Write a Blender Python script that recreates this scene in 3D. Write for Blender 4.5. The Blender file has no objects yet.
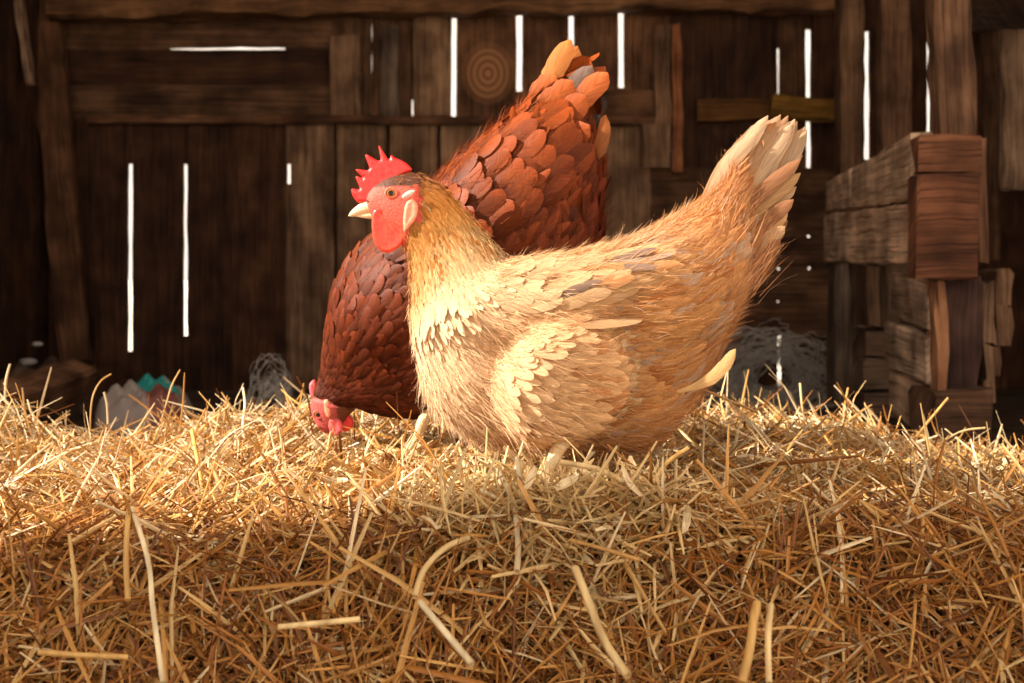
import bpy, math, random
import numpy as np
from mathutils import Vector, Matrix
rnd = random.Random(7)
rng = np.random.default_rng(7)
scn = bpy.context.scene
COL = scn.collection
PI = math.pi

# ------------------------------------------------------------------ camera, light, exposure
F = 1200.0            # focal length in pixels of the 1024x683 frame
EYE = 0.48            # camera height
HZ = 270.0            # eye level row in the photograph
cam_d = bpy.data.cameras.new('camera')
cam = bpy.data.objects.new('camera', cam_d); COL.objects.link(cam)
cam.location = (0, 0, EYE); cam.rotation_euler = (PI/2, 0, 0)
cam_d.sensor_width = 36.0; cam_d.lens = 36.0*F/1024.0
cam_d.shift_y = -(341.5-HZ)/1024.0
cam_d.clip_start = 0.05; cam_d.clip_end = 200
cam_d.dof.use_dof = True; cam_d.dof.focus_distance = 1.16; cam_d.dof.aperture_fstop = 9.0
scn.camera = cam

w = bpy.data.worlds.new('sky'); scn.world = w; w.use_nodes = True
bg = w.node_tree.nodes['Background']
bg.inputs[0].default_value = (1.0, 0.85, 0.70, 1); bg.inputs[1].default_value = 1.55

sun_d = bpy.data.lights.new('sun', 'SUN'); sun_d.energy = 12.0; sun_d.angle = math.radians(2.0)
sun_d.color = (1.0, 0.90, 0.78)
sun = bpy.data.objects.new('sun', sun_d); COL.objects.link(sun)
SUN_AZ, SUN_EL = math.radians(12), math.radians(34)     # azimuth from -x towards the camera side
sd = Vector((-math.cos(SUN_EL)*math.cos(SUN_AZ), -math.cos(SUN_EL)*math.sin(SUN_AZ), math.sin(SUN_EL)))
sun.rotation_euler = sd.to_track_quat('Z', 'Y').to_euler()
sun.location = sd*6

vs = scn.view_settings
vs.view_transform = 'Standard'; vs.look = 'None'; vs.gamma = 1.0; vs.use_curve_mapping = False
vs.exposure = 0.10

# ------------------------------------------------------------------ helpers
def X(px, d): return (px-512.0)/F*d
def Z(py, d): return EYE + (HZ-py)/F*d
def P3(px, py, d): return (X(px, d), d, Z(py, d))

def tag(o, label=None, cat=None, group=None, kind=None):
    if label: o['label'] = label
    if cat: o['category'] = cat
    if group: o['group'] = group
    if kind: o['kind'] = kind
    return o

def empty(name, loc=(0, 0, 0)):
    o = bpy.data.objects.new(name, None); COL.objects.link(o); o.location = loc
    o.empty_display_size = 0.05
    return o

def link(name, me, mat=None, parent=None):
    o = bpy.data.objects.new(name, me); COL.objects.link(o)
    if mat: me.materials.append(mat)
    if parent:
        o.parent = parent
        # parts are modelled in world space: undo the parents' offset
        off = Vector((0, 0, 0)); p = parent
        while p: off += p.location; p = p.parent
        o.location = -off
    return o

def mesh(name, V, Fc, mat=None, parent=None, col=None, uv=None, smooth=True):
    """V (n,3); Fc (m,4) or list of faces; col (n,3) point colour; uv (n,2) per vertex"""
    me = bpy.data.meshes.new(name)
    V = np.asarray(V, dtype=np.float32)
    if isinstance(Fc, np.ndarray):
        n = len(Fc); k = Fc.shape[1]
        me.vertices.add(len(V)); me.vertices.foreach_set('co', V.ravel())
        me.loops.add(n*k); me.loops.foreach_set('vertex_index', Fc.astype(np.int32).ravel())
        me.polygons.add(n); me.polygons.foreach_set('loop_start', np.arange(0, n*k, k, dtype=np.int32))
        me.polygons.foreach_set('loop_total', np.full(n, k, dtype=np.int32))
        li = Fc.astype(np.int64).ravel()
    else:
        me.from_pydata([tuple(map(float, v)) for v in V], [], [tuple(map(int, f)) for f in Fc])
        li = np.array([i for f in Fc for i in f], dtype=np.int64)
    me.update(calc_edges=True)
    if col is not None:
        a = me.color_attributes.new('Col', 'FLOAT_COLOR', 'POINT')
        c = np.ones((len(V), 4), dtype=np.float32); c[:, :3] = col
        a.data.foreach_set('color', c.ravel())
    if uv is not None:
        u = me.uv_layers.new(name='UVMap')
        u.data.foreach_set('uv', np.asarray(uv, dtype=np.float32)[li].ravel())
    me.polygons.foreach_set('use_smooth', np.full(len(me.polygons), smooth, dtype=bool))
    me.validate(); me.update()
    return link(name, me, mat, parent)

def nodes(name):
    m = bpy.data.materials.new(name); m.use_nodes = True
    nt = m.node_tree; N = nt.nodes; L = nt.links
    b = N['Principled BSDF']
    return m, nt, N, L, b

def mk(N, t, **kw):
    n = N.new(t)
    for k, v in kw.items(): setattr(n, k, v)
    return n

def ramp(N, stops):
    r = N.new('ShaderNodeValToRGB'); e = r.color_ramp.elements
    while len(e) < len(stops): e.new(0.5)
    for i, (p, c) in enumerate(stops):
        e[i].position = p; e[i].color = (*c, 1) if len(c) == 3 else c
    return r

def mul(N, L, a, b, fac=1.0, mode='MULTIPLY'):
    m = N.new('ShaderNodeMix'); m.data_type = 'RGBA'; m.blend_type = mode
    m.inputs[0].default_value = fac
    L.new(a, m.inputs[6]); L.new(b, m.inputs[7])
    return m.outputs[2]

# ------------------------------------------------------------------ materials
def wood_mat(name, dark=(0.30, 0.25, 0.22), light=(1.25, 1.2, 1.15), knot=None, patch=None):
    m, nt, N, L, b = nodes(name)
    uv = mk(N, 'ShaderNodeUVMap', uv_map='UVMap')
    mp = mk(N, 'ShaderNodeMapping'); mp.inputs['Scale'].default_value = (2.4, 85, 1)
    L.new(uv.outputs[0], mp.inputs[0])
    n1 = mk(N, 'ShaderNodeTexNoise'); n1.inputs['Scale'].default_value = 1.0; n1.inputs['Detail'].default_value = 8
    n1.inputs['Roughness'].default_value = 0.72; n1.inputs['Distortion'].default_value = 0.35
    L.new(mp.outputs[0], n1.inputs[0])
    r1 = ramp(N, [(0.30, dark), (0.52, (0.85, 0.82, 0.8)), (0.75, light)])
    L.new(n1.outputs['Fac'], r1.inputs[0])
    mp2 = mk(N, 'ShaderNodeMapping'); mp2.inputs['Scale'].default_value = (3.0, 8, 1)
    L.new(uv.outputs[0], mp2.inputs[0])
    n2 = mk(N, 'ShaderNodeTexNoise'); n2.inputs['Scale'].default_value = 1.3; n2.inputs['Detail'].default_value = 4
    L.new(mp2.outputs[0], n2.inputs[0])
    r2 = ramp(N, [(0.35, (0.5, 0.44, 0.4)), (0.6, (1.15, 1.08, 1.0))])
    L.new(n2.outputs['Fac'], r2.inputs[0])
    at = mk(N, 'ShaderNodeVertexColor', layer_name='Col')
    c = mul(N, L, at.outputs[0], r1.outputs[0]); c = mul(N, L, c, r2.outputs[0])
    mp3 = mk(N, 'ShaderNodeMapping'); mp3.inputs['Scale'].default_value = (3.5, 160, 1); L.new(uv.outputs[0], mp3.inputs[0])
    n3 = mk(N, 'ShaderNodeTexNoise'); n3.inputs['Scale'].default_value = 1.0; n3.inputs['Detail'].default_value = 3; L.new(mp3.outputs[0], n3.inputs[0])
    r3 = ramp(N, [(0.34, (0.22, 0.18, 0.16)), (0.42, (1, 1, 1))]); L.new(n3.outputs['Fac'], r3.inputs[0]); c = mul(N, L, c, r3.outputs[0])
    n4 = mk(N, 'ShaderNodeTexNoise'); n4.inputs['Scale'].default_value = 9.0; n4.inputs['Detail'].default_value = 5
    tc4 = mk(N, 'ShaderNodeTexCoord'); L.new(tc4.outputs['Object'], n4.inputs[0])
    r4 = ramp(N, [(0.35, (0.62, 0.55, 0.50)), (0.65, (1.25, 1.2, 1.15))]); L.new(n4.outputs['Fac'], r4.inputs[0]); c = mul(N, L, c, r4.outputs[0])
    if knot:
        tc = mk(N, 'ShaderNodeTexCoord')
        mk2 = mk(N, 'ShaderNodeMapping'); mk2.vector_type = 'POINT'
        mk2.inputs['Location'].default_value = (-knot[0], 0, -knot[2]*0.85); mk2.inputs['Scale'].default_value = (1, 0.0, 0.85)
        L.new(tc.outputs['Object'], mk2.inputs[0])
        ln = mk(N, 'ShaderNodeVectorMath', operation='LENGTH'); L.new(mk2.outputs[0], ln.inputs[0])
        s = mk(N, 'ShaderNodeMath', operation='MULTIPLY'); s.inputs[1].default_value = 260
        L.new(ln.outputs['Value'], s.inputs[0])
        sn = mk(N, 'ShaderNodeMath', operation='SINE'); L.new(s.outputs[0], sn.inputs[0])
        rr = ramp(N, [(0.0, (0.22, 0.085, 0.035)), (1.0, (0.46, 0.22, 0.10))])
        sm = mk(N, 'ShaderNodeMath', operation='MULTIPLY_ADD'); sm.inputs[1].default_value = 0.5; sm.inputs[2].default_value = 0.5
        L.new(sn.outputs[0], sm.inputs[0]); L.new(sm.outputs[0], rr.inputs[0])
        mask = ramp(N, [(0.0, (1, 1, 1)), (0.07, (0.85,)*3), (0.11, (0, 0, 0))]); L.new(ln.outputs['Value'], mask.inputs[0])
        mx = mk(N, 'ShaderNodeMix', data_type='RGBA')
        L.new(mask.outputs[0], mx.inputs[0]); L.new(c, mx.inputs[6]); L.new(rr.outputs[0], mx.inputs[7]); c = mx.outputs[2]
    L.new(c, b.inputs['Base Color'])
    b.inputs['Roughness'].default_value = 0.85; b.inputs['Specular IOR Level'].default_value = 0.25
    bp = mk(N, 'ShaderNodeBump'); bp.inputs['Strength'].default_value = 0.5; bp.inputs['Distance'].default_value = 0.006
    L.new(n1.outputs['Fac'], bp.inputs['Height']); L.new(bp.outputs[0], b.inputs['Normal'])
    return m

def straw_mat(name):
    m, nt, N, L, b = nodes(name)
    at = mk(N, 'ShaderNodeVertexColor', layer_name='Col')
    uv = mk(N, 'ShaderNodeUVMap', uv_map='UVMap')
    mp = mk(N, 'ShaderNodeMapping'); mp.inputs['Scale'].default_value = (30, 5, 1); L.new(uv.outputs[0], mp.inputs[0])
    n1 = mk(N, 'ShaderNodeTexNoise'); n1.inputs['Scale'].default_value = 1.0; n1.inputs['Detail'].default_value = 3
    L.new(mp.outputs[0], n1.inputs[0])
    r = ramp(N, [(0.3, (0.62, 0.52, 0.42)), (0.65, (1.12, 1.08, 1.02))]); L.new(n1.outputs['Fac'], r.inputs[0])
    c = mul(N, L, at.outputs[0], r.outputs[0])
    L.new(c, b.inputs['Base Color'])
    b.inputs['Roughness'].default_value = 0.42; b.inputs['Specular IOR Level'].default_value = 0.45
    tr = mk(N, 'ShaderNodeBsdfTranslucent'); L.new(c, tr.inputs[0])
    ms = mk(N, 'ShaderNodeMixShader'); ms.inputs[0].default_value = 0.22
    L.new(b.outputs[0], ms.inputs[1]); L.new(tr.outputs[0], ms.inputs[2])
    L.new(ms.outputs[0], N['Material Output'].inputs[0])
    return m

def feather_mat(name, trans=0.18, rough=0.55, spec=0.35, sheen=0.08, edge=(1.12, 1.1, 1.08), basec=(0.62, 0.55, 0.5)):
    m, nt, N, L, b = nodes(name)
    at = mk(N, 'ShaderNodeVertexColor', layer_name='Col')
    uv = mk(N, 'ShaderNodeUVMap', uv_map='UVMap')
    sp = mk(N, 'ShaderNodeSeparateXYZ'); L.new(uv.outputs[0], sp.inputs[0])
    # u (x): 0..1 along, v (y): -1..1 across  -> barbs slant away from the shaft
    ab = mk(N, 'ShaderNodeMath', operation='ABSOLUTE'); L.new(sp.outputs[1], ab.inputs[0])
    ma = mk(N, 'ShaderNodeMath', operation='MULTIPLY_ADD'); ma.inputs[1].default_value = -0.35
    L.new(ab.outputs[0], ma.inputs[0]); L.new(sp.outputs[0], ma.inputs[2])
    cb = mk(N, 'ShaderNodeCombineXYZ'); L.new(ma.outputs[0], cb.inputs[0]); L.new(sp.outputs[1], cb.inputs[1])
    geo = mk(N, 'ShaderNodeNewGeometry')
    mpos = mk(N, 'ShaderNodeMapping'); mpos.inputs['Scale'].default_value = (28, 1.2, 1); L.new(cb.outputs[0], mpos.inputs[0])
    addv = mk(N, 'ShaderNodeVectorMath', operation='ADD'); L.new(mpos.outputs[0], addv.inputs[0])
    sc = mk(N, 'ShaderNodeVectorMath', operation='SCALE'); sc.inputs['Scale'].default_value = 18
    L.new(geo.outputs['Position'], sc.inputs[0]); L.new(sc.outputs[0], addv.inputs[1])
    n1 = mk(N, 'ShaderNodeTexNoise'); n1.inputs['Scale'].default_value = 1.0; n1.inputs['Detail'].default_value = 2
    L.new(addv.outputs[0], n1.inputs[0])
    r = ramp(N, [(0.25, (0.72, 0.68, 0.64)), (0.7, (1.15, 1.13, 1.1))]); L.new(n1.outputs['Fac'], r.inputs[0])
    c = mul(N, L, at.outputs[0], r.outputs[0])
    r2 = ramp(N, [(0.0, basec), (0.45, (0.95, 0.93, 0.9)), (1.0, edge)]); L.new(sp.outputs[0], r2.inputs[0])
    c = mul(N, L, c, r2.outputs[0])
    sh = ramp(N, [(0.0, (1.18, 1.15, 1.1)), (0.09, (1.0, 1.0, 1.0))]); L.new(ab.outputs[0], sh.inputs[0])
    c = mul(N, L, c, sh.outputs[0])
    L.new(c, b.inputs['Base Color'])
    b.inputs['Roughness'].default_value = rough; b.inputs['Specular IOR Level'].default_value = spec
    b.inputs['Sheen Weight'].default_value = sheen; b.inputs['Sheen Roughness'].default_value = 0.4
    bp = mk(N, 'ShaderNodeBump'); bp.inputs['Strength'].default_value = 0.35; bp.inputs['Distance'].default_value = 0.0012
    L.new(n1.outputs['Fac'], bp.inputs['Height']); L.new(bp.outputs[0], b.inputs['Normal'])
    tr = mk(N, 'ShaderNodeBsdfTranslucent'); L.new(c, tr.inputs[0])
    ms = mk(N, 'ShaderNodeMixShader'); ms.inputs[0].default_value = trans
    L.new(b.outputs[0], ms.inputs[1]); L.new(tr.outputs[0], ms.inputs[2])
    L.new(ms.outputs[0], N['Material Output'].inputs[0])
    return m

def skin_mat(name, c0, c1, scale=220, rough=0.42, sss=0.35, bump=0.4, attr=False):
    m, nt, N, L, b = nodes(name)
    tc = mk(N, 'ShaderNodeTexCoord')
    n1 = mk(N, 'ShaderNodeTexNoise'); n1.inputs['Scale'].default_value = scale; n1.inputs['Detail'].default_value = 3
    L.new(tc.outputs['Object'], n1.inputs[0])
    r = ramp(N, [(0.3, c0), (0.7, c1)]); L.new(n1.outputs['Fac'], r.inputs[0])
    c = r.outputs[0]
    if attr:
        at = mk(N, 'ShaderNodeVertexColor', layer_name='Col'); c = mul(N, L, c, at.outputs[0])
    L.new(c, b.inputs['Base Color']); b.inputs['Roughness'].default_value = rough
    if sss:
        b.inputs['Subsurface Weight'].default_value = sss
        b.inputs['Subsurface Radius'].default_value = (1.0, 0.3, 0.2); b.inputs['Subsurface Scale'].default_value = 0.004
    v = mk(N, 'ShaderNodeTexVoronoi'); v.inputs['Scale'].default_value = scale*3.5; L.new(tc.outputs['Object'], v.inputs[0])
    bp = mk(N, 'ShaderNodeBump'); bp.inputs['Strength'].default_value = bump; bp.inputs['Distance'].default_value = 0.0006
    L.new(v.outputs['Distance'], bp.inputs['Height']); L.new(bp.outputs[0], b.inputs['Normal'])
    return m

def plain(name, c, rough=0.6, noise=30, amt=0.35, spec=0.4, bump=0.0, metal=0.0):
    m, nt, N, L, b = nodes(name)
    tc = mk(N, 'ShaderNodeTexCoord')
    n1 = mk(N, 'ShaderNodeTexNoise'); n1.inputs['Scale'].default_value = noise; n1.inputs['Detail'].default_value = 5
    L.new(tc.outputs['Object'], n1.inputs[0])
    a = tuple(x*(1-amt) for x in c); d = tuple(min(1, x*(1+amt)) for x in c)
    r = ramp(N, [(0.3, a), (0.7, d)]); L.new(n1.outputs['Fac'], r.inputs[0]); L.new(r.outputs[0], b.inputs['Base Color'])
    b.inputs['Roughness'].default_value = rough; b.inputs['Specular IOR Level'].default_value = spec; b.inputs['Metallic'].default_value = metal
    if bump:
        bp = mk(N, 'ShaderNodeBump'); bp.inputs['Strength'].default_value = 0.6; bp.inputs['Distance'].default_value = bump
        L.new(n1.outputs['Fac'], bp.inputs['Height']); L.new(bp.outputs[0], b.inputs['Normal'])
    return m

KNOT = P3(488, 74, 4.8)
M_wall = wood_mat('old_boards', knot=KNOT)
M_wood = wood_mat('old_timber')
M_straw = straw_mat('straw')
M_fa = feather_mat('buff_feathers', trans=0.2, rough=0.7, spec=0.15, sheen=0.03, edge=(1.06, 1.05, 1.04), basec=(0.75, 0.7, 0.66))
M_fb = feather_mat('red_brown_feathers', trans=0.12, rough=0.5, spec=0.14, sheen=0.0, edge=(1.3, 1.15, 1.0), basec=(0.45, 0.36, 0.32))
M_comb = skin_mat('comb_skin', (0.72, 0.018, 0.018), (0.85, 0.05, 0.04), sss=0.5, rough=0.38)
M_combb = skin_mat('dusky_comb_skin', (0.60, 0.06, 0.07), (0.75, 0.16, 0.16), sss=0.4, rough=0.45)
M_wattle = skin_mat('wattle_skin', (0.82, 0.035, 0.02), (0.92, 0.09, 0.04), sss=0.5, rough=0.33)
M_lobe = skin_mat('ear_lobe_skin', (0.75, 0.22, 0.12), (0.85, 0.38, 0.24), sss=0.4)
M_beak = skin_mat('beak_horn', (0.72, 0.50, 0.28), (0.86, 0.70, 0.46), scale=60, rough=0.35, sss=0.15, bump=0.1)
M_leg = skin_mat('leg_scales', (0.58, 0.38, 0.18), (0.74, 0.54, 0.30), scale=90, rough=0.5, sss=0.1, bump=0.9)
M_claw = plain('claw_horn', (0.35, 0.25, 0.17), 0.4)
M_dirt = plain('trodden_earth', (0.10, 0.065, 0.045), 0.95, 9, 0.5, 0.1, 0.01)
M_out = plain('pale_sandy_ground', (0.80, 0.74, 0.64), 0.95, 3, 0.1, 0.1)
M_base = plain('packed_straw', (0.13, 0.05, 0.015), 0.9, 60, 0.5, 0.2, 0.01)
M_wire = plain('galvanised_wire', (0.62, 0.58, 0.53), 0.45, 40, 0.2, 0.5, 0, 0.2)

# body: skin where bare, downy under-colour elsewhere
def body_mat(name):
    m, nt, N, L, b = nodes(name)
    at = mk(N, 'ShaderNodeVertexColor', layer_name='Col')
    tc = mk(N, 'ShaderNodeTexCoord')
    v = mk(N, 'ShaderNodeTexVoronoi'); v.inputs['Scale'].default_value = 420; L.new(tc.outputs['Object'], v.inputs[0])
    r = ramp(N, [(0.0, (1.12, 1.12, 1.12)), (0.7, (0.8, 0.76, 0.76))]); L.new(v.outputs['Distance'], r.inputs[0])
    c = mul(N, L, at.outputs[0], r.outputs[0]); L.new(c, b.inputs['Base Color'])
    b.inputs['Roughness'].default_value = 0.55; b.inputs['Specular IOR Level'].default_value = 0.2; b.inputs['Subsurface Weight'].default_value = 0.25
    b.inputs['Subsurface Radius'].default_value = (1, 0.35, 0.2); b.inputs['Subsurface Scale'].default_value = 0.003
    bp = mk(N, 'ShaderNodeBump'); bp.inputs['Strength'].default_value = 0.5; bp.inputs['Distance'].default_value = 0.0007; bp.invert = True
    L.new(v.outputs['Distance'], bp.inputs['Height']); L.new(bp.outputs[0], b.inputs['Normal'])
    return m
M_body = body_mat('hen_skin')

def eye_mat():
    m, nt, N, L, b = nodes('amber_eye')
    tc = mk(N, 'ShaderNodeTexCoord')
    mp = mk(N, 'ShaderNodeMapping'); mp.inputs['Scale'].default_value = (1, 0, 1); L.new(tc.outputs['Object'], mp.inputs[0])
    ln = mk(N, 'ShaderNodeVectorMath', operation='LENGTH'); L.new(mp.outputs[0], ln.inputs[0])
    r = ramp(N, [(0.0, (0.005, 0.004, 0.004)), (0.48, (0.006, 0.004, 0.004)), (0.54, (0.30, 0.085, 0.02)), (0.8, (0.45, 0.17, 0.05)), (0.92, (0.08, 0.02, 0.01))])
    L.new(ln.outputs['Value'], r.inputs[0]); L.new(r.outputs[0], b.inputs['Base Color'])
    b.inputs['Roughness'].default_value = 0.06; b.inputs['Coat Weight'].default_value = 0.2; b.inputs['Specular IOR Level'].default_value = 0.25
    return m
M_eye = eye_mat()

# ------------------------------------------------------------------ boards
class Boards:
    """long rough-sawn pieces collected into one mesh; each gets its own grain offset and tint"""
    def __init__(s): s.V = []; s.F = []; s.C = []; s.U = []; s.n = 0
    def add(s, p0, p1, width, thick, col, up=(0, 1, 0), rough=0.003, seg=None, taper=1.0):
        """piece from p0 to p1; 'up' is the direction of its thickness"""
        a = np.array(p0, float); b = np.array(p1, float); d = b-a; Ln = np.linalg.norm(d); d /= Ln
        t = np.array(up, float); t -= d*np.dot(t, d); t /= np.linalg.norm(t); sd_ = np.cross(d, t)
        seg = seg or max(2, int(Ln/0.07)); off = rng.random(2)*20
        cr = min(width, thick)*0.10
        prof = [(-1, -1, 1, 0), (-1, -1, 0, 1), (-1, 1, 0, -1), (-1, 1, 1, 0), (1, 1, -1, 0), (1, 1, 0, -1), (1, -1, 0, 1), (1, -1, -1, 0)]
        prof = []
        w2, t2 = width/2, thick/2
        for sx, sy in ((-1, -1), (-1, 1), (1, 1), (1, -1)):
            A = (sx*w2, sy*(t2-cr)); B = (sx*(w2-cr), sy*t2)
            prof += [A, B] if sx*sy > 0 and sx < 0 or (sx*sy > 0 and sx > 0) else [B, A]
        # order for a convex ring
        prof = sorted(prof, key=lambda q: math.atan2(q[1]/t2, q[0]/w2))
        k = len(prof); base = s.n
        wob = rng.normal(0, rough, (seg+1, k, 2)); 
        drift = np.cumsum(rng.normal(0, rough*0.35, (seg+1, 2)), axis=0)
        tint = np.array(col)*rng.uniform(0.82, 1.18)
        for i in range(seg+1):
            f = i/seg; sc = 1+(taper-1)*f
            for j, (u, v) in enumerate(prof):
                uu = u*sc + wob[i, j, 0] + drift[i, 0]; vv = v*sc + wob[i, j, 1]*0.5
                e = wob[i, j, 0]*1.5 if i in (0, seg) else 0
                s.V.append(a + d*(Ln*f+e) + sd_*uu + t*vv); s.C.append(tint)
                s.U.append((Ln*f+off[0], (u+v)+off[1]))
        for i in range(seg):
            for j in range(k):
                j2 = (j+1) % k
                s.F.append((base+i*k+j, base+i*k+j2, base+(i+1)*k+j2, base+(i+1)*k+j))
        s.F.append(tuple(base+j for j in range(k))[::-1]); s.F.append(tuple(base+seg*k+j for j in range(k)))
        s.n += (seg+1)*k
    def build(s, name, mat, parent=None):
        return mesh(name, np.array(s.V), s.F, mat, parent, col=np.array(s.C), uv=np.array(s.U), smooth=False)

def timber(name, p0, p1, width, thick, col, parent=None, mat=None, **kw):
    b = Boards(); b.add(p0, p1, width, thick, col, **kw)
    return b.build(name, mat or M_wood, parent)

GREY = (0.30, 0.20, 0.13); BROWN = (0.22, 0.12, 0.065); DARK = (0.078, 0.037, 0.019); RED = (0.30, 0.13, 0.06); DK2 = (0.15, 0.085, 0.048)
PALE = (0.36, 0.27, 0.20)

# ------------------------------------------------------------------ the barn
DW = 4.8
def wpx(px): return X(px, DW)
def wz(py): return Z(py, DW)
floor = mesh('floor', [(-1.95, -0.3, 0), (2.45, -0.3, 0), (2.45, 5.0, 0), (-1.95, 5.0, 0)], np.array([[0, 1, 2, 3]]), M_dirt); tag(floor, kind='structure')
g = mesh('ground_outside', [(-60, -60, -0.03), (60, -60, -0.03), (60, 60, -0.03), (-60, 60, -0.03)], np.array([[0, 1, 2, 3]]), M_out); tag(g, kind='structure')

# back wall: vertical boards, gaps where the daylight comes through
W = Boards()
def vboard(x0, x1, y0, y1, col, d=DW, th=0.025, gap=0.6):
    """board covering pixel columns x0..x1, rows y0(top)..y1"""
    W.add((X((x0+x1)/2, d), d, Z(y1, d)), (X((x0+x1)/2, d), d, Z(y0, d)), abs(X(x1, d)-X(x0, d))-0.001*gap, th, col, rough=0.0012)
def hboard(x0, x1, y0, y1, col, d=DW, th=0.025):
    W.add((X(x0, d), d, Z((y0+y1)/2, d)), (X(x1, d), d, Z((y0+y1)/2, d)), abs(Z(y0, d)-Z(y1, d))-0.001, th, col, rough=0.0015)
bot = 392
# lower boards (rows 122..392) with slits at 130 and 186
def vrun(edges, y0, y1, cols, d=DW):
    for a, b in zip(edges[:-1], edges[1:]):
        if a is None or b is None: continue
        vboard(a, b, y0, y1, cols(a), d)
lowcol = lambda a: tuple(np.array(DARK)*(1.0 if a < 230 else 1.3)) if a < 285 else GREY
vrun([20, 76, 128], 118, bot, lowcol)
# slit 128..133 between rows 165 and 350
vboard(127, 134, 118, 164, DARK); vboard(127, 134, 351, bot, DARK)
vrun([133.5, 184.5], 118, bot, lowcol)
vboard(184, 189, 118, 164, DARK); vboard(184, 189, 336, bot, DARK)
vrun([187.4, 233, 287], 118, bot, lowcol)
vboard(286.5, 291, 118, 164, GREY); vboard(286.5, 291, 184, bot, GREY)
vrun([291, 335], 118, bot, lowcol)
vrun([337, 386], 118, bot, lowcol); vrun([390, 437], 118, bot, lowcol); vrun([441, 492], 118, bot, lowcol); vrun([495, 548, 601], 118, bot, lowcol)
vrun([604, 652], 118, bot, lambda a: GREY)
# backing boards behind the narrow dark joints
for a in (336, 388, 439, 493, 603, 76, 233):
    vboard(a-7, a+7, 118, bot, DARK, d=DW+0.03, th=0.02)
# upper left: horizontal boards with one slit at row 48
hboard(20, 332, 14, 47.6, DK2); hboard(20, 170, 46, 50.5, DK2); hboard(286, 332, 46, 50.5, DK2); hboard(20, 332, 49.2, 85.5, DARK); hboard(20, 332, 84.5, 121, DK2)
hboard(20, 340, -12, 14, DARK)
# upper right vertical boards with slits at 413(dim) 454 519 570 620
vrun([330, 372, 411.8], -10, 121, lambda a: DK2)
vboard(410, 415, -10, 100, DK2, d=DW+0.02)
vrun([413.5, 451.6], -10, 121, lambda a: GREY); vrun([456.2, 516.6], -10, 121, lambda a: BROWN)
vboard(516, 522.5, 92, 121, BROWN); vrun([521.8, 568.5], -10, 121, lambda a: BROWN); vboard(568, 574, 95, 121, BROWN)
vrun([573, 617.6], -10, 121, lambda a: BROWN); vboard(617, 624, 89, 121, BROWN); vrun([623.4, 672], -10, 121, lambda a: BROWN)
# right bay (set back a little): slits at 778 and 808
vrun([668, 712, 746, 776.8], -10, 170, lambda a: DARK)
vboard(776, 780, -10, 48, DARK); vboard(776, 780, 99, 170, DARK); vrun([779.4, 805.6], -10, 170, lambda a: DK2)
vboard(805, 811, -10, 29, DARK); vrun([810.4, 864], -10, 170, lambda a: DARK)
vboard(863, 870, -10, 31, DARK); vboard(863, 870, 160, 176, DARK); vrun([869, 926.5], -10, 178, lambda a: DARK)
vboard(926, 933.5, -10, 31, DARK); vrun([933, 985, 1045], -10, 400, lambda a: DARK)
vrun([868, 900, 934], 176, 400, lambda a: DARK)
# lower right: horizontal boards with small light holes, slit at 779
def hrow(y0, y1, holes=(), x0=650, x1=870, col=DK2):
    xs = [x0]+[h for hh in holes for h in (hh-1.6, hh+1.6)]+[x1]
    hboard(x0, x1, y0+2.6, y1, col)
    for i in range(0, len(xs)-1, 2): hboard(xs[i], xs[i+1], y0-0.4, y0+3.2, col)
hrow(168, 235, ()); hrow(235, 267, (778, 808)); hrow(267, 301, (778, 809)); hrow(301, 336, (778,))
vrun([650, 699, 740, 777.0], 334, bot, lambda a: DARK); vrun([781.4, 808, 870], 334, bot, lambda a: DARK)
wall = W.build('wall_back', M_wall); tag(wall, kind='structure')

# side walls and roof
W = Boards()
ys = [1.8, 2.05, 2.3, 2.55, 2.8, 3.05, 3.3, 3.55, 3.8, 4.05, 4.12, 4.35, 4.6, 4.85]
for a, b in zip(ys[:-1], ys[1:]):
    top = 3.2 if a < 2.5 else 2.1  # unseen near boards, placed and raised to keep the sun off the crib
    if abs(a-4.05) < 1e-6:   # light gap high in the corner
        W.add((-1.86, (a+b)/2, 0), (-1.86, (a+b)/2, 1.22), b-a-0.001, 0.025, DARK, up=(1, 0, 0), rough=0.001); continue
    W.add((-1.86, (a+b)/2, 0), (-1.86, (a+b)/2, top), b-a-0.001, 0.025, DARK, up=(1, 0, 0), rough=0.001)
for a in (-0.5, -0.37, -0.11, 0.15, 0.41):  # unseen boards added so that their edge shades the front straw
    W.add((-1.86, a+0.13, 0), (-1.86, a+0.13, 3.2), 0.259, 0.03, BROWN, up=(1, 0, 0), rough=0.001)
tag(W.build('wall_left', M_wood), kind='structure')
W = Boards()
y = 1.6
while y < 4.9:
    W.add((2.16, y+0.11, 0), (2.16, y+0.11, 2.1), 0.219, 0.025, PALE if 4.2 < y < 4.7 else BROWN, up=(1, 0, 0), rough=0.001); y += 0.22
tag(W.build('wall_right', M_wood), kind='structure')
W = Boards()
y = 2.2
while y < 5.0:
    W.add((-1.9, y+0.1, 2.12), (2.35, y+0.1, 2.12), 0.203, 0.03, BROWN, up=(0, 0, 1), rough=0.0015); y += 0.2
W.add((-1.9, 4.82, 1.87), (2.35, 4.82, 1.87), 0.5, 0.03, BROWN, up=(0, 1, 0))
y = 0.5  # unseen higher roof added over the front to cut sky light from above
while y < 2.3:
    W.add((-1.9, y+0.1, 3.2), (2.35, y+0.1, 3.2), 0.203, 0.03, BROWN, up=(0, 0, 1), rough=0.0015); y += 0.2
W.add((-1.9, 2.2, 2.66), (2.35, 2.2, 2.66), 1.1, 0.03, BROWN, up=(0, 1, 0))
tag(W.build('ceiling', M_wood), kind='structure')

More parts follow.
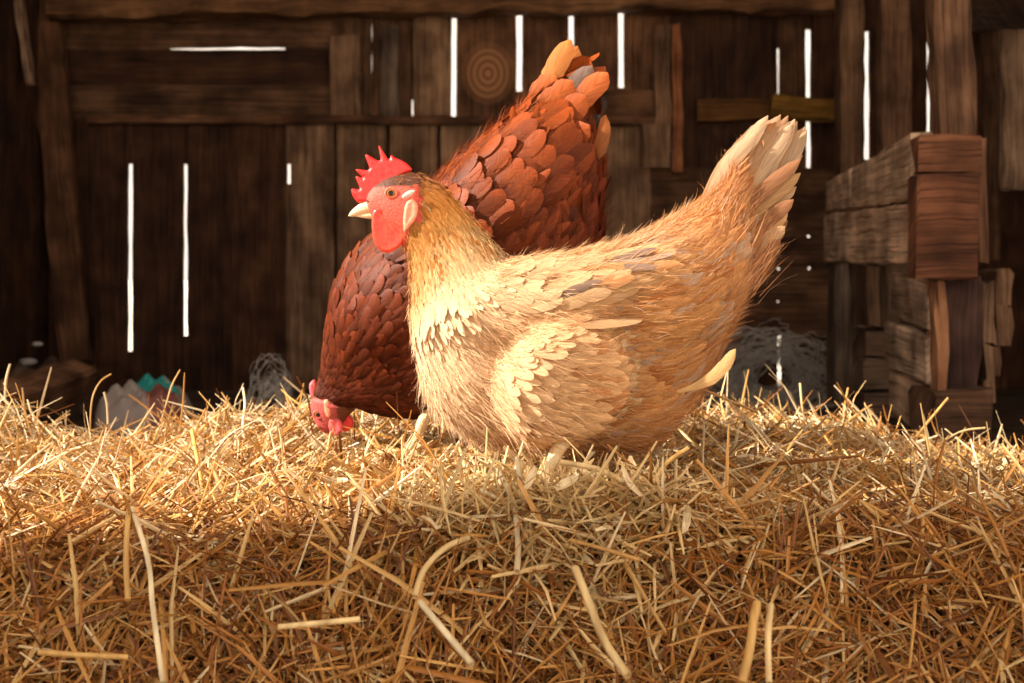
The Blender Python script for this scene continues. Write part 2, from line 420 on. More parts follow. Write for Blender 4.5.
def thing_timber(name, label, cat, p0, p1, w_, t_, col, group=None, **kw):
    o = timber(name, p0, p1, w_, t_, col, **kw); tag(o, label, cat, group); return o

thing_timber('roof_beam', 'thick rough horizontal beam across the top of the back wall', 'beam', P3(50, 2, 4.68), P3(838, -2, 4.68), 0.15, 0.13, (0.27, 0.15, 0.075), rough=0.005)
thing_timber('wall_rail', 'long horizontal rail capping the lower boards of the back wall', 'rail', P3(88, 120, 4.76), P3(672, 121, 4.76), 0.032, 0.05, (0.17, 0.09, 0.05))
thing_timber('batten', 'short grey upright batten left of the other above the wall rail', 'batten', P3(346, 118, 4.76), P3(346, 36, 4.76), 0.12, 0.03, GREY)
thing_timber('batten', 'narrow grey upright batten beside a wider one above the wall rail', 'batten', P3(390, 118, 4.765), P3(390, 28, 4.765), 0.07, 0.04, (0.19, 0.15, 0.12))
thing_timber('batten', 'pale narrow upright batten ending beside a short block, right of the hen tails', 'batten', P3(662, 150, 4.74), P3(662, 26, 4.74), 0.065, 0.04, (0.27, 0.17, 0.11))
thing_timber('batten', 'reddish upright batten standing just right of the pale batten', 'batten', P3(678, 172, 4.765), P3(678, 26, 4.765), 0.04, 0.04, RED)
thing_timber('board_block', 'short horizontal board nailed high on the wall above the tall grey boards', 'board', P3(588, 105, 4.77), P3(656, 105, 4.77), 0.11, 0.03, BROWN)
thing_timber('wood_block', 'short pale block on the end of the wall rail', 'block', P3(655, 166, 4.69), P3(655, 124, 4.69), 0.11, 0.04, GREY)
thing_timber('yellow_rail', 'horizontal rail with worn yellow paint in the right bay', 'rail', P3(697, 110, 4.73), P3(772, 110, 4.73), 0.085, 0.05, (0.22, 0.11, 0.03))
r2 = timber('rail_end', P3(770, 107, 4.70), P3(838, 111, 4.70), 0.085, 0.05, (0.42, 0.25, 0.05)); tag(r2, 'short brighter yellow painted board end nailed beside an upright post', 'board')
thing_timber('leaning_plank', 'thick brown plank leaning against the left end of the back wall', 'plank', P3(76, 362, 4.62), P3(40, -25, 4.72), 0.115, 0.05, (0.12, 0.062, 0.033))
thing_timber('leaning_batten', 'thin pale batten leaning along the thick brown plank', 'batten', P3(31, 84, 4.42), P3(16, -20, 4.48), 0.028, 0.03, (0.36, 0.26, 0.19))
thing_timber('wall_post', 'narrow upright post nearest the yellow board end', 'post', P3(850, 200, 4.2), P3(850, -20, 4.2), 0.085, 0.09, (0.17, 0.105, 0.065))
thing_timber('wall_post', 'brown upright post between two bright gaps in the boards', 'post', P3(895, 200, 4.05), P3(893, -20, 4.05), 0.095, 0.09, (0.20, 0.12, 0.075))
thing_timber('corner_post', 'thick square post standing on the stacked timber crib', 'post', P3(954, 138, 2.72), P3(950, -30, 2.72), 0.088, 0.06, (0.27, 0.165, 0.105))
thing_timber('overhead_beam', 'dark beam running towards the camera at the upper right corner', 'beam', P3(968, 14, 4.6), P3(1075, -8, 2.9), 0.12, 0.1, (0.14, 0.08, 0.05))
thing_timber('wide_board', 'pale weathered upright board at the right edge of the picture', 'board', P3(1018, 190, 3.9), P3(1016, 26, 3.9), 0.10, 0.03, PALE)
thing_timber('wide_board', 'upright board with a dark stain beside the pale weathered board', 'board', P3(990, 260, 4.3), P3(990, 10, 4.3), 0.06, 0.03, DK2)

# crib of stacked timbers: a thing with each timber as a part
crib = empty('timber_crib', (0.95, 2.9, 0)); tag(crib, 'crib of stacked rough timbers carrying a thick post at the right', 'timber crib')
FAR, NR = 3.95, 2.56
def side(y0n, y1n, y0f, y1f, xn, xf, col, name='side_board', da=NR, db=FAR, th=0.05, f0=0.0, f1=1.0):
    """board on the receding side: near end rows y0n..y1n at column xn, far end rows y0f..y1f at column xf"""
    a = np.array(P3(xn, (y0n+y1n)/2, da)); b = np.array(P3(xf, (y0f+y1f)/2, db))
    wn = (y1n-y0n)/F*da; wf = (y1f-y0f)/F*db
    p0 = a+(b-a)*f0; p1 = a+(b-a)*f1; w0 = wn+(wf-wn)*f0; w1 = wn+(wf-wn)*f1
    B = Boards(); B.add(p0, p1, w0-0.006, th, col, up=(1, 0.2, 0), taper=w1/w0, rough=0.002)
    return B.build(name, M_wood, crib)
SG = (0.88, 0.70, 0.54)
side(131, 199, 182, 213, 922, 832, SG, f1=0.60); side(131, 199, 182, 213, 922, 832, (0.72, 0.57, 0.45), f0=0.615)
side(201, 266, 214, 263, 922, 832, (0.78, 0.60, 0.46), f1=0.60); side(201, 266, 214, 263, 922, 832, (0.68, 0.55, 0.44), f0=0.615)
def blk(name, x0, x1, y0, y1, d, col, dep=0.12, vert=False, rough=0.003):
    cx, cy = (x0+x1)/2, (y0+y1)/2
    sh = lambda q: (q[0], q[1]+dep/2, q[2])
    if vert: timber(name, sh(P3(cx, y1, d)), sh(P3(cx, y0, d)), (x1-x0)/F*d, dep, col, crib, rough=rough)
    else: timber(name, sh(P3(x0, cy, d)), sh(P3(x1, cy, d)), (y1-y0)/F*d, dep, col, crib, rough=rough)
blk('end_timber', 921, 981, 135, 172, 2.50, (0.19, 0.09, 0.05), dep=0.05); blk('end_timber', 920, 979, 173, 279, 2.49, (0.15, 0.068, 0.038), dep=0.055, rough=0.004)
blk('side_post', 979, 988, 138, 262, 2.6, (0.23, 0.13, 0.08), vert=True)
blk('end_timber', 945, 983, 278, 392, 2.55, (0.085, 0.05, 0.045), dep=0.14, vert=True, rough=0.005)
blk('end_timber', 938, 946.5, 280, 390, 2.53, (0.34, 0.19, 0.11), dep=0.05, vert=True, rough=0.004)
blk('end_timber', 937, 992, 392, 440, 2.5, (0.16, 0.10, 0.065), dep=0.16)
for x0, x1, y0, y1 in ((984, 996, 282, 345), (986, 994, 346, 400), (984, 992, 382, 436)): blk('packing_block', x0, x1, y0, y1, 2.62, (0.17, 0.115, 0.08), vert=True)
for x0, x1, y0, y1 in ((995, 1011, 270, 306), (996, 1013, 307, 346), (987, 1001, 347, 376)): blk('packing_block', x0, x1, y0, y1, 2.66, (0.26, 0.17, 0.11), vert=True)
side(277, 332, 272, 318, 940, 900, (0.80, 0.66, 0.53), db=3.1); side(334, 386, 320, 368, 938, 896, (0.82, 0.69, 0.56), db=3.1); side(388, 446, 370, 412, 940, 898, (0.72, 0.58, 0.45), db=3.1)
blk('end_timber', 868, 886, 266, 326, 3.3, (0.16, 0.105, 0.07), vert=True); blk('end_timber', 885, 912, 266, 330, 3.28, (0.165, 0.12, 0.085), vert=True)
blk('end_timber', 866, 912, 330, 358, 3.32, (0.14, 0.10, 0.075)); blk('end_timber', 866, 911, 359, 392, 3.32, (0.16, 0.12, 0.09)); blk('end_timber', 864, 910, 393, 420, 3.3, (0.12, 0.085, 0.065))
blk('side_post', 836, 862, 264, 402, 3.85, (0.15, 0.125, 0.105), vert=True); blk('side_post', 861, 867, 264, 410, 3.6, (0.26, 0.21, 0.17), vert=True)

# timber lying on the floor at the left, scraps
thing_timber('floor_timber', 'square timber lying on the floor at the left behind the straw', 'timber', P3(-45, 424, 3.0), P3(78, 379, 4.0), 0.11, 0.10, (0.34, 0.20, 0.12))

# ------------------------------------------------------------------ crumpled feed sack
def sack():
    nu, nv = 56, 40
    u, v = np.meshgrid(np.linspace(-1, 1, nu), np.linspace(-1, 1, nv), indexing='ij')
    x = u*0.135; y = v*0.12
    r = np.clip(1-(np.abs(u)**3+np.abs(v)**3), 0, 1)
    z = 0.105*np.clip(r, 0, 1)**0.35*(0.86+0.05*np.sin(4*u+1.5*np.sin(3*v))+0.04*np.sin(5*v-3*u)) + 0.007*np.sin(15*u+9*v)*r + 0.005*np.sin(21*v-11*u+2)*r
    c0 = P3(146, 400, 3.45)
    V = np.stack([c0[0]+x, c0[1]+y, np.maximum(z, 0)+0.002], -1).reshape(-1, 3)
    V[:, 2] = V[:, 2]*1.62
    col = np.zeros((nu, nv, 3))
    s = u+0.35*v+0.15*np.sin(6*v)
    col[:] = (0.42, 0.36, 0.32)
    col[s > -0.15] = (0.03, 0.34, 0.31); col[(s > 0.55)] = (0.36, 0.31, 0.27)
    col[(v < -0.5+0.2*np.sin(4*u)) & (s > -0.55)] = (0.24, 0.075, 0.06)
    col[(v < -0.6) & (s < 0.1)] = (0.38, 0.31, 0.28)
    Fq = []
    for i in range(nu-1):
        for j in range(nv-1): Fq.append((i*nv+j, (i+1)*nv+j, (i+1)*nv+j+1, i*nv+j+1))
    m, nt, N, L, b = nodes('woven_sack')
    at = mk(N, 'ShaderNodeVertexColor', layer_name='Col'); L.new(at.outputs[0], b.inputs['Base Color']); b.inputs['Roughness'].default_value = 0.5
    o = mesh('feed_sack', V, np.array(Fq), m, col=col.reshape(-1, 3))
    so = o.modifiers.new('s', 'SOLIDIFY'); so.thickness = 0.003
    tag(o, 'crumpled feed sack in white, teal and maroon lying behind the straw', 'sack')
sack()

# ------------------------------------------------------------------ wire netting
def tube_mesh(paths, rad, nseg=4):
    V = []; Fc = []; n = 0
    for p in paths:
        p = np.asarray(p, float); k = len(p)
        t = np.gradient(p, axis=0); t /= np.linalg.norm(t, axis=1)[:, None]+1e-9
        a = np.cross(t, (0.3, 0.2, 0.93)); a /= np.linalg.norm(a, axis=1)[:, None]+1e-9; b = np.cross(t, a)
        for j in range(nseg):
            th = 2*PI*j/nseg; V.append(p+(a*math.cos(th)+b*math.sin(th))*rad)
        # layout: nseg blocks of k
        for j in range(nseg):
            j2 = (j+1) % nseg
            for i in range(k-1): Fc.append((n+j*k+i, n+j*k+i+1, n+j2*k+i+1, n+j2*k+i))
        n += nseg*k
    return np.concatenate(V), np.array(Fc)

def netting(name, cx, cy, d, rx, rz, ry, n, label, rad, seed):
    r_ = np.random.default_rng(seed); paths = []
    for i in range(n):
        ph = r_.random(3)*6.28; fr = r_.uniform(0.7, 2.0, 3)
        t = np.linspace(0, r_.uniform(2, 6), 60)
        x = np.cos(t*fr[0]+ph[0]); z = np.sin(t*fr[0]+ph[0])*0.9; y = np.cos(t*fr[1]+ph[1])
        nn = np.sqrt(x*x+y*y*0.6+z*z); sc = r_.uniform(0.25, 1.0)**0.6; x = x+0.35*np.sin(t*fr[2]*1.7+ph[1]); z = z+0.35*np.cos(t*fr[1]*1.3+ph[2])
        # hexagonal kinks of the mesh
        k = 0.03*np.sign(np.sin(t*26+ph[2]))
        paths.append(np.stack([X(cx, d)+rx*sc*(x/nn+k), d+ry*y/nn*sc, np.maximum(Z(cy, d)+rz*sc*(z/nn+k), 0.004)], -1))
    V, Fc = tube_mesh(paths, rad)
    tag(mesh(name, V, Fc, M_wire), label, 'wire netting')
netting('wire_netting', 772, 378, 4.2, 0.21, 0.16, 0.14, 110, 'tangled heap of grey wire netting against the wall at the right', 0.0013, 3)
netting('wire_netting', 271, 406, 3.3, 0.058, 0.11, 0.05, 40, 'small curled roll of grey netting behind the straw left of the red hen', 0.0008, 5)
# pale scraps on the floor at far left
for i, (px, py, s) in enumerate(((27, 362, 0.022), (37, 344, 0.014))):
    q = P3(px, py, 4.1)
    th = np.linspace(0, 2*PI, 12, endpoint=False)
    V = []; Fc = []
    for r in range(5):
        for t in th: 
            rr = s*math.sin(PI*(r+0.5)/5)*(1+0.3*math.sin(3*t+i)); V.append((q[0]+rr*math.cos(t)*1.3, q[1]+rr*math.sin(t), max(0.002, q[2]+s*0.6*math.cos(PI*(r+0.5)/5))))
    for r in range(4):
        for t in range(12): Fc.append((r*12+t, r*12+(t+1) % 12, (r+1)*12+(t+1) % 12, (r+1)*12+t))
    Fc.append(tuple(range(12))[::-1]); Fc.append(tuple(range(48, 60)))
    o = mesh('paper_scrap', V, Fc, plain('crumpled_paper', (0.4, 0.36, 0.34), 0.8)); tag(o, ['larger crumpled pale scrap on a heap by the far left corner', 'smaller crumpled pale scrap above the larger one at far left'][i], 'scrap')
# the heap the scraps lie on
n_ = 26
V = []; 
for i in range(n_):
    for j in range(n_):
        u = i/(n_-1)*2-1; v = j/(n_-1)*2-1
        h = max(0, 1-u*u)*max(0, 1-v*v)
        V.append((-1.60+u*0.17, 4.10+v*0.2, 0.0+0.15*h**0.5*(1+0.16*math.sin(9*u+4*v)+0.1*math.sin(15*v-7*u))))
tag(mesh('dirt_heap', V, np.array([(i*n_+j, (i+1)*n_+j, (i+1)*n_+j+1, i*n_+j+1) for i in range(n_-1) for j in range(n_-1)]), M_dirt), 'low dark heap of dirt in the left corner', 'heap')

# ------------------------------------------------------------------ straw
def noise2(x, y, s, seed):
    r_ = np.random.default_rng(seed); out = 0
    for k in range(6):
        a = r_.uniform(0, 6.28); f = s*r_.uniform(0.6, 1.5); out = out+np.sin((x*math.cos(a)+y*math.sin(a))*f+r_.uniform(0, 6.28))
    return out/6

def height(x, y):
    """straw surface z"""
    px = x/np.maximum(y, 0.3)*F+512
    crest = np.interp(px, [-200, 0, 60, 110, 160, 250, 310, 420, 560, 700, 780, 860, 930, 1024, 1250], [414, 414, 436, 444, 430, 414, 406, 410, 412, 418, 416, 426, 450, 460, 464])
    dcr = 1.75
    zc = EYE-(crest-HZ)/F*dcr
    zm = 0.254+0.010*np.sin(x*5+1)                       # around the feet
    zr = 0.252                                            # front ridge
    t = np.clip((y-1.15)/(dcr-1.15), 0, 1); t = t*t*(3-2*t)
    z = zm*(1-t)+zc*t
    t2 = np.clip((1.12-y)/0.2, 0, 1); z = z*(1-t2)+np.minimum(z, zr+0.006*np.sin(x*9))*t2
    front = np.clip(0.99+0.03*np.sin(x*6.0+0.7)-y, 0, None); z = z-front*0.95-front**2*1.0; z = np.maximum(z, 0.0)
    back = np.clip(y-dcr, 0, None); z = z-back*0.75
    z = z+0.006*noise2(x, y, 34, 4)+0.004*noise2(x, y, 80, 5)
    z = z+0.008*np.exp(-((x-0.04)**2/0.014+(y-1.04)**2/0.004))     # kicked-up mound under the front hen
    z = z-0.012*np.exp(-((x-0.27)**2/0.02+(y-1.15)**2/0.02))
    return z

# base body under the straws
nx, ny = 150, 90
gx, gy = np.meshgrid(np.linspace(-1.3, 1.3, nx), np.linspace(0.42, 2.15, ny), indexing='ij')
gz = np.maximum(height(gx, gy)-0.022, 0.0)
V = np.stack([gx, gy, gz], -1).reshape(-1, 3)
Fq = np.array([(i*ny+j, (i+1)*ny+j, (i+1)*ny+j+1, i*ny+j+1) for i in range(nx-1) for j in range(ny-1)])
# skirt down to the floor
base = len(V); border = [i*ny for i in range(nx)]+[(nx-1)*ny+j for j in range(1, ny)]+[i*ny+ny-1 for i in range(nx-2, -1, -1)]+[j for j in range(ny-2, 0, -1)]
Vb = V[border].copy(); Vb[:, 2] = 0; V = np.concatenate([V, Vb]); nb = len(border)
Fs = np.array([(border[i], border[(i+1) % nb], base+(i+1) % nb, base+i) for i in range(nb)])[:, ::-1]
bed = empty('straw_bed', (0, 1.3, 0)); tag(bed, 'deep bed of loose golden straw the hens stand on', 'straw', kind='stuff')
tag(mesh('packed_straw', V, np.concatenate([Fq, Fs]), M_base, bed), kind='stuff')

def straws(name, P, D, Ln, Wd, C, bend, parent, flat=0.45, rings=4, label=None):
    """P centre (n,3), D unit direction, Ln length, Wd width, C colour, bend amount"""
    n = len(P); D = D/np.linalg.norm(D, axis=1)[:, None]
    up = np.tile(np.array([0, 0, 1.0]), (n, 1))+rng.normal(0, 0.7, (n, 3))
    A = np.cross(D, up); A /= np.linalg.norm(A, axis=1)[:, None]+1e-9; B = np.cross(A, D)
    kink = rng.uniform(0.3, 0.7, n)
    V = np.zeros((n, rings, 4, 3)); U = np.zeros((n, rings, 4, 2))
    tt = np.linspace(0, 1, rings); off = rng.random((n, 2))*30
    for i, t in enumerate(tt):
        c = P+D*((t-0.5)*Ln)[:, None]+B*(bend*Ln*(1-(2*t-1)**2))[:, None]+A*(bend*0.5*Ln*(t-kink)*np.where(t > kink, 1, 0))[:, None]
        wv = Wd*0.5*(0.55 if i in (0, rings-1) else 1.0)
        for j, (a, b) in enumerate(((1, 0), (0, flat), (-1, 0), (0, -flat))):
            V[:, i, j] = c+A*(a*wv)[:, None]+B*(b*wv)[:, None]
            U[:, i, j, 0] = t*Ln*3+off[:, 0]; U[:, i, j, 1] = a+off[:, 1]
    idx = np.arange(n*rings*4).reshape(n, rings, 4); Fc = []
    for i in range(rings-1):
        for j in range(4):
            Fc.append(np.stack([idx[:, i, j], idx[:, i, (j+1) % 4], idx[:, i+1, (j+1) % 4], idx[:, i+1, j]], -1))
    Fc.append(idx[:, 0, ::-1]); Fc.append(idx[:, -1, :])
    Fc = np.concatenate(Fc)
    Cc = np.repeat(C, rings*4, axis=0)
    o = mesh(name, V.reshape(-1, 3), Fc, M_straw, parent, col=Cc, uv=U.reshape(-1, 2), smooth=False)
    return o

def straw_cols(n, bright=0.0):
    if bright < 0:      # shade of the front face put into darker, redder straw colours
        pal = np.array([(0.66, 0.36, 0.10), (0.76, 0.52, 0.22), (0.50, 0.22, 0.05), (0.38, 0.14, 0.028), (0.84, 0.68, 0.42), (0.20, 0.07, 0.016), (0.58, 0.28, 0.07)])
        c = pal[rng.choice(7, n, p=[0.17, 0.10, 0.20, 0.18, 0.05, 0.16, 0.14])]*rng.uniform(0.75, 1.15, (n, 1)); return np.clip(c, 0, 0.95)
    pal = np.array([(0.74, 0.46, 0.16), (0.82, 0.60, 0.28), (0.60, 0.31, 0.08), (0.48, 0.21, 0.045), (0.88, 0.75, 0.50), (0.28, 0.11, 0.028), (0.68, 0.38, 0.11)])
    pr = np.array([0.22, 0.18, 0.18, 0.14, 0.08+bright, 0.08, 0.12]); pr /= pr.sum()  # bright: extra pale straws put the sunlight of the lit zone into colour
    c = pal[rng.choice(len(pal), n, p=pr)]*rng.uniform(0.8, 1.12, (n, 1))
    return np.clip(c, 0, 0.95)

def in_view(n, ymin, ymax, pw):
    """points over the bed, denser where the camera sees them"""
    y = ymin+(ymax-ymin)*rng.random(n)**pw
    x = (rng.random(n)*2-1)*(y*0.47+0.12)
    return x, y

def layer(name, n, y0, y1, L0, L1, W0, W1, tilt, lift, bendy, bright=0.0, pw=1.0, drift=None):
    x, y = in_view(n, y0, y1, pw)
    z = height(x, y)
    az = rng.uniform(0, 2*PI, n); el = rng.normal(0, tilt, n)
    e = 0.01
    sx = (height(x+e, y)-height(x-e, y))/(2*e); sy = (height(x, y+e)-height(x, y-e))/(2*e)
    dx, dy = np.cos(az), np.sin(az)
    nn = np.stack([-sx, -sy, np.ones(n)], -1); nn /= np.linalg.norm(nn, axis=1)[:, None]
    T1 = np.stack([np.ones(n), np.zeros(n), sx], -1); T1 /= np.linalg.norm(T1, axis=1)[:, None]; T2 = np.cross(nn, T1)
    el = np.clip(el, -1.3, 1.3)
    D = (T1*dx[:, None]+T2*dy[:, None])*np.cos(el)[:, None]+nn*np.sin(el)[:, None]
    Ln = rng.uniform(L0, L1, n)**1.0; Wd = rng.uniform(W0, W1, n)
    Ln *= rng.choice([0.5, 0.8, 1.0, 1.3], n)
    # keep one end near the surface when the stalk stands up
    P = np.stack([x, y, z-0.008+rng.uniform(-1, 1, n)*lift], -1)
    P += nn*(np.abs(np.sin(el))*Ln*0.30)[:, None]
    return straws(name, P, D, Ln, Wd, straw_cols(n, bright), rng.normal(0, bendy, n), bed)

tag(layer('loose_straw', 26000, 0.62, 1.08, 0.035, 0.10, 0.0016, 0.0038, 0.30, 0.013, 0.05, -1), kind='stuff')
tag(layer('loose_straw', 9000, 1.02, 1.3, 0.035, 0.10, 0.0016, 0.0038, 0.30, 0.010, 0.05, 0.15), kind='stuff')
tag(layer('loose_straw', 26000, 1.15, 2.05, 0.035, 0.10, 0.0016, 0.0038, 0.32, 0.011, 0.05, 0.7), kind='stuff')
tag(layer('fine_chaff', 22000, 0.65, 1.6, 0.012, 0.04, 0.0008, 0.0018, 0.5, 0.012, 0.05), kind='stuff')
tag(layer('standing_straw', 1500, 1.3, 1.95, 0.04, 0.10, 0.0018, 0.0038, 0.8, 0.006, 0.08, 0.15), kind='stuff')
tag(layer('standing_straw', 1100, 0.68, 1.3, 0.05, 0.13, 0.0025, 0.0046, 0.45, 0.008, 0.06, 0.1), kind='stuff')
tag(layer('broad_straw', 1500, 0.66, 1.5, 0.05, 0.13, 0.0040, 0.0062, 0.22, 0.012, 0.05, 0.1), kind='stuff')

# kicked-up pale husks and straws round the front hen's feet
n = 1200
x = rng.normal(0.045, 0.065, n); y = rng.normal(1.045, 0.045, n)
D = rng.normal(0, 1, (n, 3)); D[:, 2] *= 0.75
P = np.stack([x, y, height(x, y)+np.abs(rng.normal(0, 0.012, n))], -1)
C = np.clip(np.array([(0.84, 0.64, 0.32)])*rng.uniform(0.75, 1.08, (n, 1))*np.array([1, 1, 1.0]), 0, 0.95)
tag(straws('kicked_straw', P, D, rng.uniform(0.03, 0.11, n), rng.uniform(0.0016, 0.0042, n), C, rng.normal(0, 0.08, n), bed), kind='stuff')
n = 130
x = rng.normal(0.04, 0.07, n); y = rng.normal(1.06, 0.05, n)
D = rng.normal(0, 1, (n, 3)); P = np.stack([x, y, height(x, y)+np.abs(rng.normal(0, 0.016, n))], -1)
C = np.clip(np.array([(0.90, 0.76, 0.50)])*rng.uniform(0.85, 1.05, (n, 1)), 0, 0.95)
tag(straws('pale_husk', P, D, rng.uniform(0.014, 0.04, n), rng.uniform(0.004, 0.009, n), C, rng.normal(0, 0.2, n), bed, flat=0.1), kind='stuff')

# single conspicuous stalks (pixel start, pixel end, depth, width, bow)
def stalk(pts, d0, d1, wd, col, label):
    k = len(pts); q = []
    for i, (px, py) in enumerate(pts):
        d = d0+(d1-d0)*i/(k-1); q.append(np.array(P3(px, py, d)))
    q = np.array(q); m = 14; t = np.linspace(0, k-1, m); out = []
    for s in t:
        i = min(int(s), k-2); f = s-i
        p0 = q[max(i-1, 0)]; p1 = q[i]; p2 = q[i+1]; p3 = q[min(i+2, k-1)]
        out.append(0.5*((2*p1)+(-p0+p2)*f+(2*p0-5*p1+4*p2-p3)*f*f+(-p0+3*p1-3*p2+p3)*f**3))
    V, Fc = tube_mesh([out], wd/2, 6)
    V = np.asarray(V)
    o = mesh('straw_stalk', V, Fc, M_straw, col=np.tile(np.array(col), (len(V), 1)), uv=V[:, [0, 2]]*3, smooth=True)
    tag(o, label, 'straw', 'conspicuous single stalks of straw'); return o
G1 = (0.86, 0.68, 0.36); G2 = (0.72, 0.46, 0.16); G3 = (0.90, 0.80, 0.56); G4 = (0.62, 0.36, 0.12)
stalk([(90, 432), (92, 400), (100, 382), (111, 374)], 1.62, 1.66, 0.0022, G2, 'thin bowed stalk arching up in front of the feed sack, leftmost of two')
stalk([(158, 432), (166, 405), (172, 385), (180, 370)], 1.62, 1.66, 0.0022, G2, 'curved stalk rising past the teal part of the feed sack')
stalk([(108, 424), (107, 405), (104, 392)], 1.6, 1.6, 0.003, G3, 'short pale upright stalk in front of the white end of the sack')
stalk([(5, 400), (6, 380), (10, 364)], 1.6, 1.6, 0.003, G3, 'pale upright stalk with a side shoot at the far left of the crest')
stalk([(251, 462), (243, 430), (245, 405), (243, 388)], 1.5, 1.6, 0.0035, G3, 'crooked pale stalk standing on the lit straw left of the red hen')
stalk([(204, 498), (198, 462), (192, 430)], 1.2, 1.28, 0.0048, (0.80, 0.52, 0.15), 'golden upright stalk on the lit straw below the feed sack')
stalk([(128, 600), (126, 560), (128, 520), (131, 508)], 0.9, 0.96, 0.0048, G2, 'tall golden stalk standing in the left foreground straw')
stalk([(163, 683), (153, 610), (148, 560), (132, 508)], 0.82, 0.95, 0.0042, G3, 'long pale jointed stalk running down the left foreground')
stalk([(420, 602), (445, 632), (472, 664)], 0.86, 0.80, 0.0048, G3, 'bright pale stalk slanting down in the middle foreground')
stalk([(278, 627), (320, 623), (360, 619)], 0.84, 0.85, 0.0045, G1, 'pale stalk lying level in the foreground left of the middle')
stalk([(415, 597), (424, 570), (445, 548), (468, 538)], 0.9, 0.98, 0.0050, G1, 'bent yellow stalk arching from the ridge towards the hen feet')
stalk([(38, 652), (80, 655), (128, 657)], 0.82, 0.83, 0.0042, G2, 'tan stalk lying level near the bottom left corner')
stalk([(742, 683), (750, 648), (754, 618), (757, 604)], 0.80, 0.85, 0.0065, G2, 'broad golden stalk leaning up from the bottom edge, right of the middle')
stalk([(769, 683), (768, 640), (771, 605)], 0.80, 0.85, 0.0050, G1, 'pale upright stalk beside a broad golden one at the bottom edge')
stalk([(843, 432), (845, 405), (848, 388)], 1.65, 1.7, 0.0028, G2, 'upright stalk on the right crest in front of the timbers')
stalk([(910, 445), (928, 422), (948, 398)], 1.6, 1.62, 0.0034, G2, 'slanting stalk on the right crest in front of the stacked crib')
stalk([(930, 450), (960, 432), (985, 428)], 1.6, 1.6, 0.0030, G1, 'low slanting stalk on the right crest below the crib')
stalk([(805, 430), (802, 405), (800, 383)], 1.65, 1.66, 0.0030, G1, 'thin upright stalk standing in front of the wire netting heap')
stalk([(726, 420), (727, 400), (728, 368)], 1.65, 1.66, 0.0018, G3, 'very thin pale stalk beside the buff hen under its tail')
stalk([(700, 388), (728, 400), (757, 412)], 1.5, 1.55, 0.0035, G4, 'dark tan stalk slanting down right behind the buff hen')

stalk([(498, 470), (512, 500), (518, 540), (517, 572)], 1.06, 0.94, 0.0052, G3, 'curved bright stalk thrown up in front of the buff hen feet')
stalk([(640, 500), (655, 480), (668, 462), (688, 448)], 1.06, 1.10, 0.0040, G2, 'brown stalk slanting up to the right behind the kicked-up straw')
stalk([(560, 462), (600, 470), (632, 488), (650, 505)], 1.05, 1.02, 0.0055, G1, 'broad pale stalk arching over the kicked-up straw')
stalk([(480, 490), (520, 508), (560, 520), (600, 522)], 1.03, 1.0, 0.0042, G3, 'long pale stalk lying across the kicked-up straw')
stalk([(575, 568), (588, 600), (604, 640), (628, 676)], 0.88, 0.80, 0.0060, G1, 'broad pale stalk sloping down at the bottom, right below the kicked-up straw')
stalk([(640, 560), (600, 548), (570, 540)], 0.95, 0.97, 0.0036, G4, 'dark tan stalk lying level just below the kicked-up straw')

# ------------------------------------------------------------------ hens
def cat_rom(A, s):
    """A (n,k) control rows, s in [0,n-1]"""
    n = len(A); i = np.clip(np.floor(s).astype(int), 0, n-2); f = (s-i)[..., None]
    p0 = A[np.clip(i-1, 0, n-1)]; p1 = A[i]; p2 = A[i+1]; p3 = A[np.clip(i+2, 0, n-1)]
    return 0.5*(2*p1+(-p0+p2)*f+(2*p0-5*p1+4*p2-p3)*f*f+(-p0+3*p1-3*p2+p3)*f**3)

